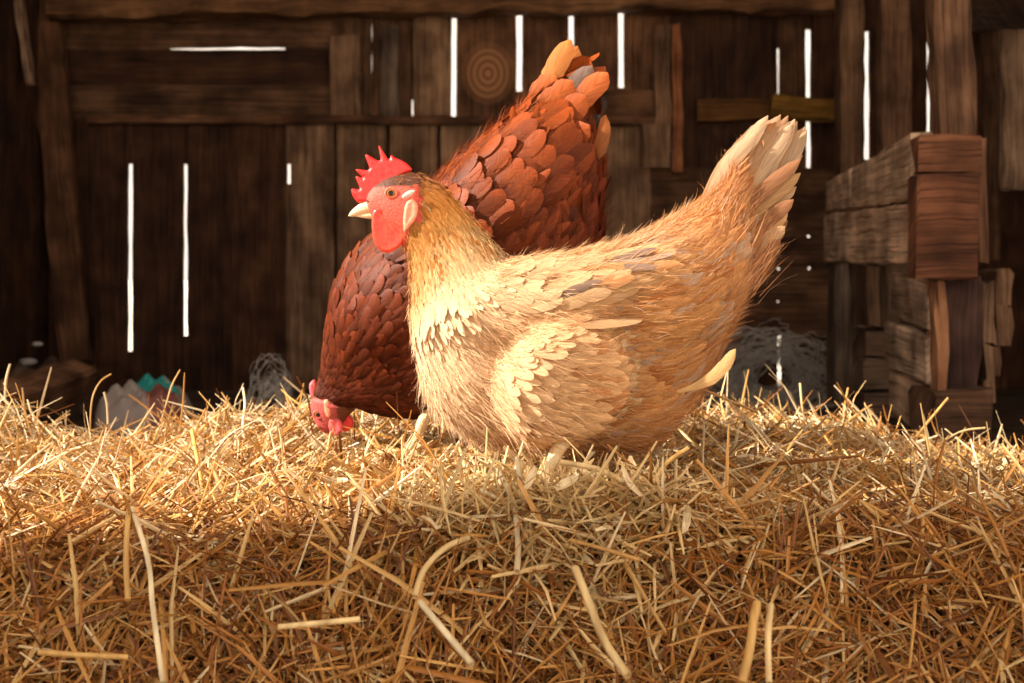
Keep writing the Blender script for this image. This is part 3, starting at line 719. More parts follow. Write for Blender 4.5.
class Bird:
    """a body lofted through rings; each ring = (back px, back py, belly px, belly py, half width)"""
    def __init__(s, rings, d, bumps=(), twist=0.0):
        R = np.array(rings, float); s.d = d; s.n = len(R)
        s.A = np.stack([X(R[:, 0], d), Z(R[:, 1], d), X(R[:, 2], d), Z(R[:, 3], d), R[:, 4]], -1)
        s.bumps = bumps
    def raw(s, t, th):
        a = cat_rom(s.A, t); T = a[..., 0:2]; B = a[..., 2:4]; W_ = np.abs(a[..., 4])
        c = (T+B)/2; h = (T-B)/2; ct = np.cos(th)[..., None]; st = np.sin(th)
        q = c+h*ct
        st2 = np.sign(st)*np.abs(st)**0.88
        bulge = 1-0.12*np.cos(th)          # slightly fuller below the middle
        return np.stack([q[..., 0], s.d-W_*st2*bulge, q[..., 1]], -1)
    def P(s, t, th):
        t = np.asarray(t, float); th = np.asarray(th, float)
        p = s.raw(t, th)
        if s.bumps:
            nrm = s.nraw(t, th); off = np.zeros(t.shape)
            for (bx, by, rx, ry, ang, amp) in s.bumps:
                ex = p[..., 0]-X(bx, s.d); ez = p[..., 2]-Z(by, s.d); ca, sa = math.cos(ang), math.sin(ang)
                u = (ex*ca+ez*sa)/(rx/F*s.d); v = (-ex*sa+ez*ca)/(ry/F*s.d)
                off += amp*np.exp(-(u*u+v*v)**(3 if amp > 0.02 else 2))*np.clip(np.abs(np.sin(th))*1.6-0.1, 0, 1)
            p = p+nrm*off[..., None]
        return p
    def nraw(s, t, th, f=None):
        f = f or s.raw; e = 1e-3
        a = f(np.minimum(t+e, s.n-1), th)-f(np.maximum(t-e, 0), th); b = f(t, th+e)-f(t, th-e)
        n = np.cross(b, a); l = np.linalg.norm(n, axis=-1)[..., None]; n = n/(l+1e-12)
        # outward
        c = cat_rom(s.A, t); cc = np.stack([(c[..., 0]+c[..., 2])/2, np.full(t.shape, s.d), (c[..., 1]+c[..., 3])/2], -1)
        sg = np.sign(np.sum((f(t, th)-cc)*n, -1)); sg[sg == 0] = 1
        return n*sg[..., None]
    def frame(s, t, th):
        e = 2e-3
        p = s.P(t, th); n = s.nraw(t, th, s.P)
        d = s.P(np.minimum(t+e, s.n-1), th)-s.P(np.maximum(t-e, 0), th); d /= np.linalg.norm(d, axis=-1)[..., None]+1e-12
        return p, n, d
    def skin(s, name, parent, colf, nu=120, nv=56):
        t, th = np.meshgrid(np.linspace(0, s.n-1, nu), np.linspace(0, 2*PI, nv, endpoint=False), indexing='ij')
        p = s.P(t, th); n = s.nraw(t, th, s.P)
        shrink = np.where(t > s.face_end, 0.004, 0.0)[..., None]
        V = (p-n*shrink).reshape(-1, 3); Fc = []
        i = np.arange(nu-1)[:, None]; j = np.arange(nv)[None]; j2 = (j+1) % nv
        Fq = np.stack([i*nv+j, i*nv+j2, (i+1)*nv+j2, (i+1)*nv+j], -1).reshape(-1, 4)
        c0 = len(V); V = np.concatenate([V, [p[0].mean(0), p[-1].mean(0)]])
        caps = [(c0, k, (k+1) % nv) for k in range(nv)]+[(c0+1, (nu-1)*nv+(k+1) % nv, (nu-1)*nv+k) for k in range(nv)]
        C = colf(V)
        return mesh(name, V, [tuple(f) for f in Fq]+caps, M_body, parent, col=C)

def feathers(name, P, D, N_, Ln, Wd, C, mat, parent, lift=0.12, curl=0.15, jit=0.15, roll=0.15, rows=6, tip=0.55, camber=0.35, sink=0.002):
    n = len(P)
    S = np.cross(N_, D); S /= np.linalg.norm(S, axis=1)[:, None]+1e-12
    D = np.cross(S, N_)
    a = rng.normal(0, jit, n)[:, None]; D2 = D*np.cos(a)+S*np.sin(a); S = -D*np.sin(a)+S*np.cos(a); D = D2
    r = rng.normal(0, roll, n)[:, None]; S2 = S*np.cos(r)+N_*np.sin(r); N2 = -S*np.sin(r)+N_*np.cos(r); S, N_ = S2, N2
    lf = (lift*rng.uniform(0.6, 1.4, n)) if np.isscalar(lift) else lift
    cu = curl*rng.uniform(0.5, 1.5, n)
    V = np.zeros((n, rows, 3, 3)); U = np.zeros((n, rows, 3, 2))
    for i in range(rows):
        t = i/(rows-1); tq = 1-(1-t)**1.6
        wt = min(1.0, 0.35+1.6*tq)*(1.0 if tq < tip else math.sqrt(max(0.0, 1-((tq-tip)/(1-tip))**2)))
        if i == rows-1: wt = 0.10
        c = P-N_*sink+D*(Ln*tq)[:, None]+N_*(lf*Ln*tq-cu*Ln*tq*tq)[:, None]
        for j, u in enumerate((-1, 0, 1)):
            V[:, i, j] = c+S*(Wd*0.5*wt*u)[:, None]-N_*(Wd*0.5*wt*camber*abs(u))[:, None]
            U[:, i, j, 0] = tq; U[:, i, j, 1] = u*wt
    idx = np.arange(n*rows*3).reshape(n, rows, 3); Fc = []
    for i in range(rows-1):
        for j in range(2): Fc.append(np.stack([idx[:, i, j], idx[:, i, j+1], idx[:, i+1, j+1], idx[:, i+1, j]], -1))
    return mesh(name, V.reshape(-1, 3), np.concatenate(Fc), mat, parent, col=np.repeat(C, rows*3, axis=0), uv=U.reshape(-1, 2))

def shingle(bird, t0, t1, Lf, Wf, keep=None, dens=0.42, wd=0.62):
    """rows of overlapping feather sites from the tail end forward; Lf, Wf: length and width as functions of t"""
    ts, ths = [], []; t = t1
    e = 0.02; k = 0
    while t > t0:
        a = bird.P(np.array([t, t]), np.array([PI/2, 0.6])); b = bird.P(np.array([max(t-e, 0)]*2), np.array([PI/2, 0.6]))
        ds = np.linalg.norm(a-b, axis=1).max()/e
        th = np.linspace(0, 2*PI, 121); ring = bird.P(np.full(121, t), th); seg = np.linalg.norm(np.diff(ring, axis=0), axis=1); cum = np.concatenate([[0], np.cumsum(seg)])
        m = max(6, int(cum[-1]/(Wf(t)*wd)))
        q = (np.arange(m)+0.5*(k % 2)+rng.normal(0, 0.16, m))/m*cum[-1] % cum[-1]
        ths.append(np.interp(q, cum, th)); ts.append(np.full(m, t)+rng.normal(0, 0.25, m)*Lf(t)*dens/max(ds, 1e-4))
        t -= Lf(t)*dens/max(ds, 1e-4); k += 1
    ts = np.clip(np.concatenate(ts), 0, bird.n-1.001); ths = np.concatenate(ths)
    return ts, ths

def strands(name, P, D, Ln, Wd, C, mat, parent, droop=0.3):
    n = len(P); k = 4
    D = D/np.linalg.norm(D, axis=1)[:, None]; A = np.cross(D, rng.normal(0, 1, (n, 3))); A /= np.linalg.norm(A, axis=1)[:, None]; B = np.cross(A, D)
    cv = rng.normal(0, 0.25, (n, 1))
    V = np.zeros((n, k, 2, 3)); U = np.zeros((n, k, 2, 2))
    for i in range(k):
        t = i/(k-1); c = P+D*(Ln*t)[:, None]+B*cv*(Ln*t*t)[:, None]+np.array([0, 0, -1])*(droop*Ln*t*t)[:, None]
        wv = Wd*(1-0.85*t)*0.5
        for j, u in enumerate((-1, 1)): V[:, i, j] = c+A*(wv*u)[:, None]; U[:, i, j] = (0.5+0.4*t, 0.5)
    idx = np.arange(n*k*2).reshape(n, k, 2)
    Fc = np.concatenate([np.stack([idx[:, i, 0], idx[:, i, 1], idx[:, i+1, 1], idx[:, i+1, 0]], -1) for i in range(k-1)])
    return mesh(name, V.reshape(-1, 3), Fc, mat, parent, col=np.repeat(C, k*2, axis=0), uv=U.reshape(-1, 2))

def slab(name, pts, y, thick, mat, parent, d, round_=True, edge=3.0, rim=0.3, step=0.6, **kw):
    """fleshy pad from a traced outline, thin at the edge and full inside; y is its middle depth"""
    P = np.array(pts, float)
    if round_:
        n = len(P); s_ = np.linspace(0, n, n*6, endpoint=False); i = s_.astype(int); f = (s_-i)[:, None]
        p0, p1, p2, p3 = P[(i-1) % n], P[i % n], P[(i+1) % n], P[(i+2) % n]
        P = 0.5*(2*p1+(-p0+p2)*f+(2*p0-5*p1+4*p2-p3)*f*f+(-p0+3*p1-3*p2+p3)*f**3)
    else:
        for _ in range(2): Q = np.roll(P, -1, 0); P = np.stack([P*0.82+Q*0.18, P*0.18+Q*0.82], 1).reshape(-1, 2)
    Q = np.roll(P, -1, 0)
    gx = np.arange(P[:, 0].min()-step, P[:, 0].max()+2*step, step); gy = np.arange(P[:, 1].min()-step, P[:, 1].max()+2*step, step)
    G = np.stack(np.meshgrid(gx, gy, indexing='ij'), -1); g = G.reshape(-1, 1, 2)
    e = (Q-P)[None]; t = np.clip(((g-P[None])*e).sum(-1)/((e*e).sum(-1)+1e-9), 0, 1); near = P[None]+e*t[..., None]
    dd = np.linalg.norm(g-near, axis=-1); k = dd.argmin(1); dist = dd[np.arange(len(k)), k]; near = near[np.arange(len(k)), k]
    x, yy = g[:, 0, 0], g[:, 0, 1]; ins = np.zeros(len(x), bool)
    for a, b in zip(P, Q):
        c = ((a[1] > yy) != (b[1] > yy)) & (x < (b[0]-a[0])*(yy-a[1])/(b[1]-a[1]+1e-12)+a[0]); ins ^= c
    pos = np.where(ins[:, None], g[:, 0], near); q = np.clip(dist/edge, 0, 1)
    h = np.where(ins, np.sqrt(1-(1-q)**2)*(1-rim*np.clip((dist-edge)/(edge*1.5), 0, 1)), 0)*thick/2
    h = h*(1+0.035*np.sin(x*0.55+yy*0.3)*np.sin(yy*0.5-x*0.2))
    nx_, ny_ = len(gx), len(gy); I = ins.reshape(nx_, ny_); F_ = []; idx = {}
    V = []
    def vid(a, side):
        key = (a, side if ins[a] else 0)
        if key not in idx:
            idx[key] = len(V); V.append((X(pos[a, 0], d), y+side*h[a], Z(pos[a, 1], d)))
        return idx[key]
    for a in range(nx_-1):
        for b in range(ny_-1):
            c = [a*ny_+b, (a+1)*ny_+b, (a+1)*ny_+b+1, a*ny_+b+1]
            if not any(ins[m] for m in c): continue
            F_.append([vid(m, -1) for m in c]); F_.append([vid(m, 1) for m in c][::-1])
    return mesh(name, np.array(V), F_, mat, parent)

def loft(name, cs, rs, mat, parent, flat=1.0, nseg=14, col=None):
    """tube through points cs with radii rs (closed ends)"""
    cs = np.array(cs, float); rs = np.array(rs, float); m = (len(cs)-1)*5+1; s = np.linspace(0, len(cs)-1, m)
    c = cat_rom(cs, s); r = np.maximum(cat_rom(rs[:, None], s)[:, 0], 0.0002)
    t = np.gradient(c, axis=0); t /= np.linalg.norm(t, axis=1)[:, None]
    ref = np.array([0, 1.0, 0.02]); a = ref-t*(t@ref)[:, None]; a /= np.linalg.norm(a, axis=1)[:, None]; b = np.cross(t, a)
    V = []; 
    for j in range(nseg):
        th = 2*PI*j/nseg; V.append(c+a*(r*math.cos(th)*flat)[:, None]+b*(r*math.sin(th))[:, None])
    V = np.concatenate(V); Fc = []
    for j in range(nseg):
        j2 = (j+1) % nseg
        for i in range(m-1): Fc.append((j*m+i, j*m+i+1, j2*m+i+1, j2*m+i))
    Fc.append(tuple(j*m for j in range(nseg))); Fc.append(tuple(j*m+m-1 for j in range(nseg))[::-1])
    return V, Fc

def merge(parts):
    V = []; Fc = []; n = 0
    for v, f in parts:
        V.append(v); Fc += [tuple(i+n for i in q) for q in f]; n += len(v)
    return np.concatenate(V), Fc

def hen_leg(parent, hock, foot, r=0.006, face=-1, col=None):
    """bare shank from hock to foot with four toes; each claw a sub-part"""
    hock = np.array(hock); foot = np.array(foot)
    kn = hock+(hock-foot)*0.35+np.array([0.006, 0.012, 0.0])
    parts = [loft('', [kn, hock, hock*0.5+foot*0.5+np.array([0.003, 0, 0]), foot], [r*1.2, r*1.15, r*0.85, r*1.0], None, None)]
    claws = []
    for ang, ln in ((-0.5, 0.042), (0.0, 0.055), (0.5, 0.044), (PI, 0.024)):
        dx = face*math.cos(ang); dy = math.sin(ang)
        mid = foot+np.array([dx*ln*0.5, dy*ln*0.5, 0.004]); end = foot+np.array([dx*ln, dy*ln, -0.006])
        parts.append(loft('', [foot, mid, end], [r*0.85, r*0.7, r*0.5], None, None, nseg=8))
        claws.append(loft('', [end, end+np.array([dx*0.007, dy*0.007, -0.001]), end+np.array([dx*0.012, dy*0.012, -0.007])], [r*0.45, r*0.32, 0.0004], None, None, nseg=8))
    V, Fc = merge(parts); o = mesh('leg', V, Fc, M_leg, parent)
    for v, f in claws: mesh('claw', v, f, M_claw, o)
    return o

def eye(parent, px, py, d, y, r):
    n = 16; V = []; Fc = []
    for i in range(n+1):
        for j in range(24):
            ph = PI*i/n; th = 2*PI*j/24; V.append((math.sin(ph)*math.cos(th), -math.cos(ph), math.sin(ph)*math.sin(th)))
    for i in range(n):
        for j in range(24): Fc.append((i*24+j, i*24+(j+1) % 24, (i+1)*24+(j+1) % 24, (i+1)*24+j))
    me = bpy.data.meshes.new('eye'); me.from_pydata(V, [], Fc)
    for p in me.polygons: p.use_smooth = True
    o = link('eye', me, M_eye, parent)
    o.location = Vector((X(px, d), y, Z(py, d)))-parent.location; o.scale = (r, r*0.6, r)
    return o

def lid(parent, px, py, d, y, r, mat, w_=0.0009):
    """fleshy ring round the eye"""
    th = np.linspace(0, 2*PI, 33); p = np.stack([X(px, d)+r*1.12*np.cos(th), np.full(33, y), Z(py, d)+r*0.95*np.sin(th)], -1)
    V, Fc = tube_mesh([p], w_, 8); return mesh('eyelid', V, Fc, mat, parent)

def lerp_col(stops, v):
    xs = [s[0] for s in stops]; return np.stack([np.interp(v, xs, [s[1][k] for s in stops]) for k in range(3)], -1)

def vary(C, lo=0.85, hi=1.15): return np.clip(C*rng.uniform(lo, hi, (len(C), 1)), 0, 0.95)

# ================= buff hen, in front
DA = 1.20
ringsA = [(366, 196, 367, 208, 0.0035), (371, 189, 371, 215, 0.009), (381, 181, 379, 224, 0.0125), (396, 175, 390, 234, 0.0165), (420, 174, 403, 246, 0.0195), (442, 185, 409, 266, 0.0225),
          (462, 205, 410, 292, 0.028), (484, 230, 411, 325, 0.040), (510, 256, 419, 370, 0.058), (548, 257, 438, 410, 0.071), (588, 250, 474, 436, 0.078), (626, 240, 522, 447, 0.080),
          (660, 225, 585, 455, 0.075), (688, 209, 645, 448, 0.064), (708, 194, 692, 405, 0.052), (722, 178, 722, 345, 0.040), (732, 160, 742, 295, 0.027), (742, 148, 760, 250, 0.014)]
bumpsA = [(545, 292, 112, 32, 0.24, 0.018), (556, 376, 60, 50, 0.5, 0.034), (452, 350, 38, 60, 0, 0.007), (684, 278, 62, 56, 0.5, 0.016)]
A = Bird(ringsA, DA, bumpsA); A.face_end = 4.2
henA = empty('hen', (X(560, DA), DA, 0.27)); tag(henA, 'buff and cream hen with upright red comb walking across the straw', 'hen')
def facemask_A(px, py):
    """bare red face: region in front of the ear"""
    return (px < 421) & (py > 187) & (py < 222) & ~((px > 410) & (py < 192))
def colA_skin(V):
    px = V[:, 0]/DA*F+512; py = HZ-(V[:, 2]-EYE)/DA*F
    C = np.tile(np.array([0.62, 0.36, 0.15]), (len(V), 1)); C[(px > 430) | (py > 235)] = (0.70, 0.50, 0.27)
    f = px < 424; C[f] = (0.70, 0.105, 0.07)
    C[f & (py < 187.5)] = (0.10, 0.04, 0.022)
    return C
A.skin('body', henA, colA_skin)

def colA(P):
    px = P[:, 0]/DA*F+512; py = HZ-(P[:, 2]-EYE)/DA*F
    n = len(P); C = np.zeros((n, 3))
    # neck: dark crown -> orange hackle -> cream; distance along the neck
    s = (px-395)*0.55+(py-180)*0.83
    neck = lerp_col([(-5, (0.26, 0.09, 0.035)), (12, (0.38, 0.15, 0.05)), (35, (0.58, 0.23, 0.045)), (62, (0.62, 0.31, 0.085)), (92, (0.70, 0.47, 0.22)), (150, (0.72, 0.51, 0.30))], s)
    k = rng.random(n) < np.interp(s, [10, 40, 90, 120], [0.10, 0.25, 0.16, 0.0]); neck[k] = np.array([0.52, 0.21, 0.045])
    # streaky front of the neck in orange
    fr = (px < 428) & (py > 232) & (py < 330); neck[fr] = np.array([0.62, 0.30, 0.08])*0.5+neck[fr]*0.5
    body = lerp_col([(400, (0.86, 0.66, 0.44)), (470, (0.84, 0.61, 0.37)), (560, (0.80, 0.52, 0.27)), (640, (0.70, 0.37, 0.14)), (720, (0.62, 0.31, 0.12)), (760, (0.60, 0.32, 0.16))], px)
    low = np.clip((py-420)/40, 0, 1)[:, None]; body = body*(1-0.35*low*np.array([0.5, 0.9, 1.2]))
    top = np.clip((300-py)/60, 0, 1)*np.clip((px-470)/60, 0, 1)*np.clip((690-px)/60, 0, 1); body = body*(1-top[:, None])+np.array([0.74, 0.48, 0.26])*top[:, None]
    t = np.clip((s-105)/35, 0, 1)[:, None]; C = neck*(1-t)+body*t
    # scattered greyish and rusty feathers on the rear
    r = rng.random(n); m = (px > 600) & (r < 0.12); C[m] = (0.58, 0.42, 0.30); m = (px > 560) & (r > 0.86); C[m] *= np.array([0.80, 0.62, 0.5])
    C = C*np.array([0.92, 0.90, 0.93]); return vary(C, 0.90, 1.08)

def LfA(t): return np.interp(t, [2, 3.5, 5, 7, 9, 12, 15, 17], [0.008, 0.011, 0.024, 0.030, 0.026, 0.030, 0.038, 0.045])
def WfA(t): return np.interp(t, [2, 3.5, 5, 7, 9, 12, 15, 17], [0.0035, 0.0042, 0.0055, 0.007, 0.0095, 0.0105, 0.012, 0.012])
def plumage(bird, parent, t0, t1, Lf, Wf, colf, mat, maskf=None, name='plumage', lift=0.10, dens=0.36, lscale=1.0, wscale=1.0, wd=0.62, jit=0.13, tip=0.5, roll=0.13):
    t, th = shingle(bird, t0, t1, Lf, Wf, dens=dens, wd=wd)
    p, n, d = bird.frame(t, th)
    if maskf is not None:
        k = ~maskf(p); t, th, p, n, d = t[k], th[k], p[k], n[k], d[k]
    L_ = Lf(t)*rng.uniform(0.85, 1.2, len(t))*lscale; W_ = Wf(t)*rng.uniform(0.9, 1.2, len(t))*wscale
    return tag(feathers(name, p, d, n, L_, W_, colf(p), mat, parent, lift=lift, jit=jit, tip=tip, roll=roll), kind='stuff')
def maskA(p):
    px = p[:, 0]/DA*F+512; py = HZ-(p[:, 2]-EYE)/DA*F
    return facemask_A(px, py) | (px < 372)
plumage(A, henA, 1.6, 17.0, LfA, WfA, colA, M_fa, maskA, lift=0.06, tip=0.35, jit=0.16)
# downy strands for a soft outline
def down(bird, parent, n, t0, t1, colf, mat, L0, L1, maskf=None, out=0.35, droop=0.15):
    t = rng.uniform(t0, t1, n*2); th = rng.uniform(0, 2*PI, n*2); p, nn, d = bird.frame(t, th)
    w_ = np.abs(cat_rom(bird.A, t)[:, 4]); w_ = w_/w_.max(); k = rng.random(n*2) < np.clip(w_, 0.2, 1)
    if maskf is not None: k &= ~maskf(p)
    p, nn, d = p[k], nn[k], d[k]; m = len(p)
    D = d+nn*out*rng.uniform(0.3, 1.3, (m, 1))+rng.normal(0, 0.22, (m, 3))
    return tag(strands('down', p+nn*0.001, D, rng.uniform(L0, L1, m), np.full(m, 0.0007), colf(p), mat, parent, droop), kind='stuff')
down(A, henA, 9000, 8, 17, colA, M_fa, 0.012, 0.026, out=0.2)
down(A, henA, 3000, 3, 10, colA, M_fa, 0.005, 0.010, maskA, out=0.08)

# wing: larger feathers layered on the flank
def wing(bird, parent, mat, rows, colf, side_, name='wing', WL=0.13, JP=1.0):
    """rows: (n, start px,py, end px,py, length, width, direction angle deg) in side view, laid on the body's flank"""
    PP, DD, NN, LL, WW = [], [], [], [], []
    tg, thg = np.meshgrid(np.linspace(2, bird.n-1.01, 260), np.linspace(0.05, PI-0.05, 120), indexing='ij')
    if side_ < 0: thg = -thg
    G = bird.P(tg, thg)
    for (n, x0, y0, x1, y1, l_, w_, ang) in rows:
        for i in range(n):
            f = i/max(1, n-1)+rng.normal(0, 0.01); tx = X(x0+(x1-x0)*f, bird.d); tz = Z(y0+(y1-y0)*f, bird.d)+rng.normal(0, JP)/F*bird.d; tx += rng.normal(0, JP)/F*bird.d
            dd = (G[..., 0]-tx)**2+(G[..., 2]-tz)**2; k = np.unravel_index(np.argmin(dd), dd.shape)
            PP.append((tg[k], thg[k])); LL.append(l_/F*bird.d*rng.uniform(0.92, 1.1)); WW.append(w_/F*bird.d)
            a = math.radians(ang+rng.normal(0, 3)); DD.append((math.cos(a), 0, math.sin(a)))
    PP = np.array(PP); p, n, d = bird.frame(PP[:, 0], PP[:, 1]); D = np.array(DD)
    D = D-n*np.sum(D*n, 1)[:, None]; D /= np.linalg.norm(D, axis=1)[:, None]
    return tag(feathers(name, p+n*0.003, D, n, np.array(LL), np.array(WW), colf(p), mat, parent, lift=WL, curl=0.02, jit=0.09, roll=0.14, rows=8, tip=0.6, camber=0.2), kind=None)
rowsA = []
for r, (n, l_, w_) in enumerate(((9, 105, 13), (10, 86, 13), (11, 66, 13), (12, 50, 12), (12, 42, 11))):
    rowsA.append((n, 608-r*22, 256+r*2, 566-r*22, 312-r*2, l_*0.62, w_, 16))
for sd_ in (1, -1): wing(A, henA, M_fa, [(2, 544, 303, 551, 297, 46, 8, 20), (2, 598, 267, 604, 262, 46, 8, 6)], lambda p: np.tile(np.array([0.24, 0.16, 0.12]), (len(p), 1)), sd_, name='flight_feathers', WL=0.10)
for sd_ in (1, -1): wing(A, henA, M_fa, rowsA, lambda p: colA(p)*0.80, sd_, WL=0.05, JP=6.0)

# tail feathers, each one a part
def tail_fan(bird, parent, mat, specs, name='tail_feather'):
    """specs: (base px,py, tip px,py, width px, depth offset, colour, bow)"""
    for (x0, y0, x1, y1, wpx_, dy, c, bow) in specs:
        a = np.array(P3(x0, y0, bird.d)); b = np.array(P3(x1, y1, bird.d)); a[1] += dy*(0.92 if name == 'loose_feather' else 0.4); b[1] += dy
        D = b-a; l_ = np.linalg.norm(D); D /= l_
        nn = np.array([-D[2]*0.15, -1.0 if dy < 0.001 else -1.0, D[0]*0.15]); nn -= D*np.dot(nn, D); nn /= np.linalg.norm(nn)
        rows, cols = 14, 5; S = np.cross(nn, D); V = []; U = []; 
        for i in range(rows):
            t = i/(rows-1); wt = min(1.0, 0.25+1.5*t)*(1 if t < 0.72 else math.sqrt(max(0.0, 1-((t-0.72)/0.28)**2)))
            wt = max(wt, 0.06); cc = a+D*(l_*t)+S*(bow*l_*math.sin(PI*t)*0.5)+nn*(0.04*l_*t*t)
            for j in range(cols):
                u = (j/(cols-1)*2-1); fr = 1+rng.normal(0, 0.045)*(abs(u) > 0.9)
                V.append(cc+S*(wpx_/F*bird.d*0.5*wt*u*fr)-nn*(wpx_/F*bird.d*0.09*wt*u*u)); U.append((t, u*wt))
        Fc = np.array([(i*cols+j, i*cols+j+1, (i+1)*cols+j+1, (i+1)*cols+j) for i in range(rows-1) for j in range(cols-1)])
        mesh(name, V, Fc, mat, parent, col=np.tile(np.clip(np.array(c), 0, 0.95), (len(V), 1)), uv=np.array(U))
specA = []
for i in range(22):
    f = i/21; tx = 753+f*54+rng.normal(0, 2.5); ty = 133-19*math.sin(f*PI*0.8)+f*10+rng.normal(0, 3)
    c = np.array([(0.60, 0.38, 0.22), (0.66, 0.46, 0.30), (0.42, 0.23, 0.13), (0.52, 0.31, 0.18)][i % 4])*(0.62+0.28*rng.random())
    specA.append((698+f*37, 212+f*40, tx, ty, 15, (-1 if i % 2 else 1)*(0.002+0.014*rng.random()), c, 0.10-0.12*f))
for i in range(14):
    f = i/13; specA.append((712+f*24, 245+f*40, 803-f*25+rng.normal(0, 3), 155+f*85, 15, (-1 if i % 2 else 1)*(0.006+0.016*rng.random()), np.array([(0.60, 0.36, 0.18), (0.34, 0.16, 0.08), (0.64, 0.42, 0.24)][i % 3])*(0.65+0.28*rng.random()), 0.08))
tail_fan(A, henA, M_fa, specA)
# shaggy strands over the tail
n = 1300; f = rng.random(n); bx = 705+f*45+rng.normal(0, 5, n); by = 215+f*70+rng.normal(0, 8, n)
P = np.stack([X(bx, DA), DA+rng.normal(0, 0.018, n), Z(by, DA)], -1); D = np.stack([0.55+0.1*rng.normal(0, 1, n), rng.normal(0, 0.12, n), 0.80+0.12*rng.normal(0, 1, n)], -1)
tag(strands('down', P, D, rng.uniform(0.025, 0.055, n), np.full(n, 0.0008), np.clip(colA(P)*1.15, 0, 0.9), M_fa, henA, 0.0), kind='stuff')
# long loose curved feather at the rear, pale
tail_fan(A, henA, M_fa, [(668, 385, 722, 344, 12, -0.074, (0.74, 0.48, 0.22), -0.25)], 'loose_feather')

# head parts
slab('comb', [(374, 199), (366, 203), (358, 203), (353, 197), (350.5, 188), (361, 190), (354.3, 175), (364.5, 179), (353.5, 168.5), (371, 171), (363.5, 152), (381.5, 163), (378, 143.5), (383, 151), (389, 160), (391, 154.5), (396, 158), (401, 160), (408, 164), (413, 170), (406, 174), (398, 179), (389, 185), (380, 192)], DA, 0.0085, M_comb, henA, DA, round_=False, edge=4.5, rim=0.0)
slab('wattle', [(375, 211), (386, 208), (398, 211), (405, 220), (407, 232), (404, 243), (396, 250), (388, 253), (380, 249), (375, 241), (373, 226)], DA-0.011, 0.006, M_wattle, henA, DA, bulge=0.0028, wave=0.0008)
slab('wattle', [(374, 214), (386, 210), (396, 214), (400, 228), (394, 243), (384, 246), (377, 238)], DA+0.011, 0.006, M_wattle, henA, DA, bulge=0.0028, wave=0.0008)
slab('ear_lobe', [(407, 206), (413, 200), (419, 205), (419, 216), (413, 226), (406, 232), (405, 220)], DA-0.0195, 0.0055, M_lobe, henA, DA, bulge=0.0025)
slab('ear_tuft', [(404, 197), (411, 192), (417, 192), (413, 197), (406, 200)], DA-0.021, 0.003, plain('ear_down', (0.62, 0.52, 0.42), 0.8, 300, 0.2), henA, DA, bulge=0.0014)
eye(henA, 392.5, 194, DA, DA-0.0150, 0.0048); eye(henA, 392.5, 194, DA, DA+0.0150, 0.0048)
M_lid = skin_mat('eyelid_skin', (0.62, 0.13, 0.07), (0.72, 0.22, 0.12), sss=0.2)
lid(henA, 392.5, 194, DA, DA-0.0163, 0.0049, M_lid)
# beak: two mandibles
def beak(parent, d, base, tip, lowbase, lowtip, r, y):
    b = np.array(P3(*base, d)); t = np.array(P3(*tip, d)); b[1] = t[1] = y
    mid = (b*0.5+t*0.5)+np.array([0, 0, 0.0018])
    pre = b*0.15+t*0.85+np.array([0, 0, 0.0006])
    V, Fc = loft('', [b, mid, pre, t], [r, r*0.72, r*0.38, 0.0004], None, None, flat=0.85); up = mesh('upper_beak', V, Fc, M_beak, parent)
    b = np.array(P3(*lowbase, d)); t = np.array(P3(*lowtip, d)); b[1] = t[1] = y
    V, Fc = loft('', [b, (b+t)/2, t], [r*0.55, r*0.4, 0.0004], None, None, flat=1.15); mesh('lower_beak', V, Fc, M_beak, parent)
beak(henA, DA, (375, 206), (348.5, 216), (377, 215), (355, 216), 0.0080, DA)
V, Fc = loft('', [P3(366, 200, DA-0.0065), P3(369, 201.5, DA-0.0072), P3(372, 200, DA-0.0075)], [0.0006, 0.0012, 0.0006], None, None); mesh('nostril', V, Fc, plain('nostril_skin', (0.05, 0.02, 0.02)), henA)
# legs
def foot_at(px, y):
    x = X(px, y); return (x, y, float(height(np.array(x), np.array(y)))+0.006)
hen_leg(henA, P3(560, 446, DA-0.085), foot_at(527, DA-0.10), 0.0062)
hen_leg(henA, P3(610, 450, DA+0.04), foot_at(604, DA+0.04), 0.0065)

# ================= red-brown hen, behind, pecking
DB = 1.42
ringsB = [(322, 432, 333, 433, 0.006), (316, 424, 340, 428, 0.012), (311, 410, 346, 420, 0.017), (312, 396, 356, 410, 0.021), (317, 378, 372, 414, 0.027), (321, 352, 400, 419, 0.040),
          (325, 322, 432, 418, 0.058), (332, 288, 470, 412, 0.074), (350, 254, 515, 398, 0.086), (385, 222, 556, 372, 0.092), (424, 186, 585, 330, 0.090), (458, 156, 596, 285, 0.080),
          (488, 131, 602, 240, 0.066), (514, 110, 603, 200, 0.050), (536, 93, 603, 168, 0.034), (554, 80, 602, 140, 0.020)]
bumpsB = [(400, 290, 95, 42, 0.75, 0.012), (500, 190, 80, 50, 0.85, 0.012)]
Bd = Bird(ringsB, DB, bumpsB); Bd.face_end = 3.0
henB = empty('hen', (X(470, DB), DB, 0.27)); tag(henB, 'red-brown hen pecking head down behind the buff hen, tail raised', 'hen')
def pxB(P): return P[:, 0]/DB*F+512, HZ-(P[:, 2]-EYE)/DB*F
def colB_skin(V):
    px, py = pxB(V); C = np.tile(np.array([0.16, 0.05, 0.025]), (len(V), 1)); C[(py > 398) & (px < 339)] = (0.50, 0.10, 0.085); return C
Bd.skin('body', henB, colB_skin)
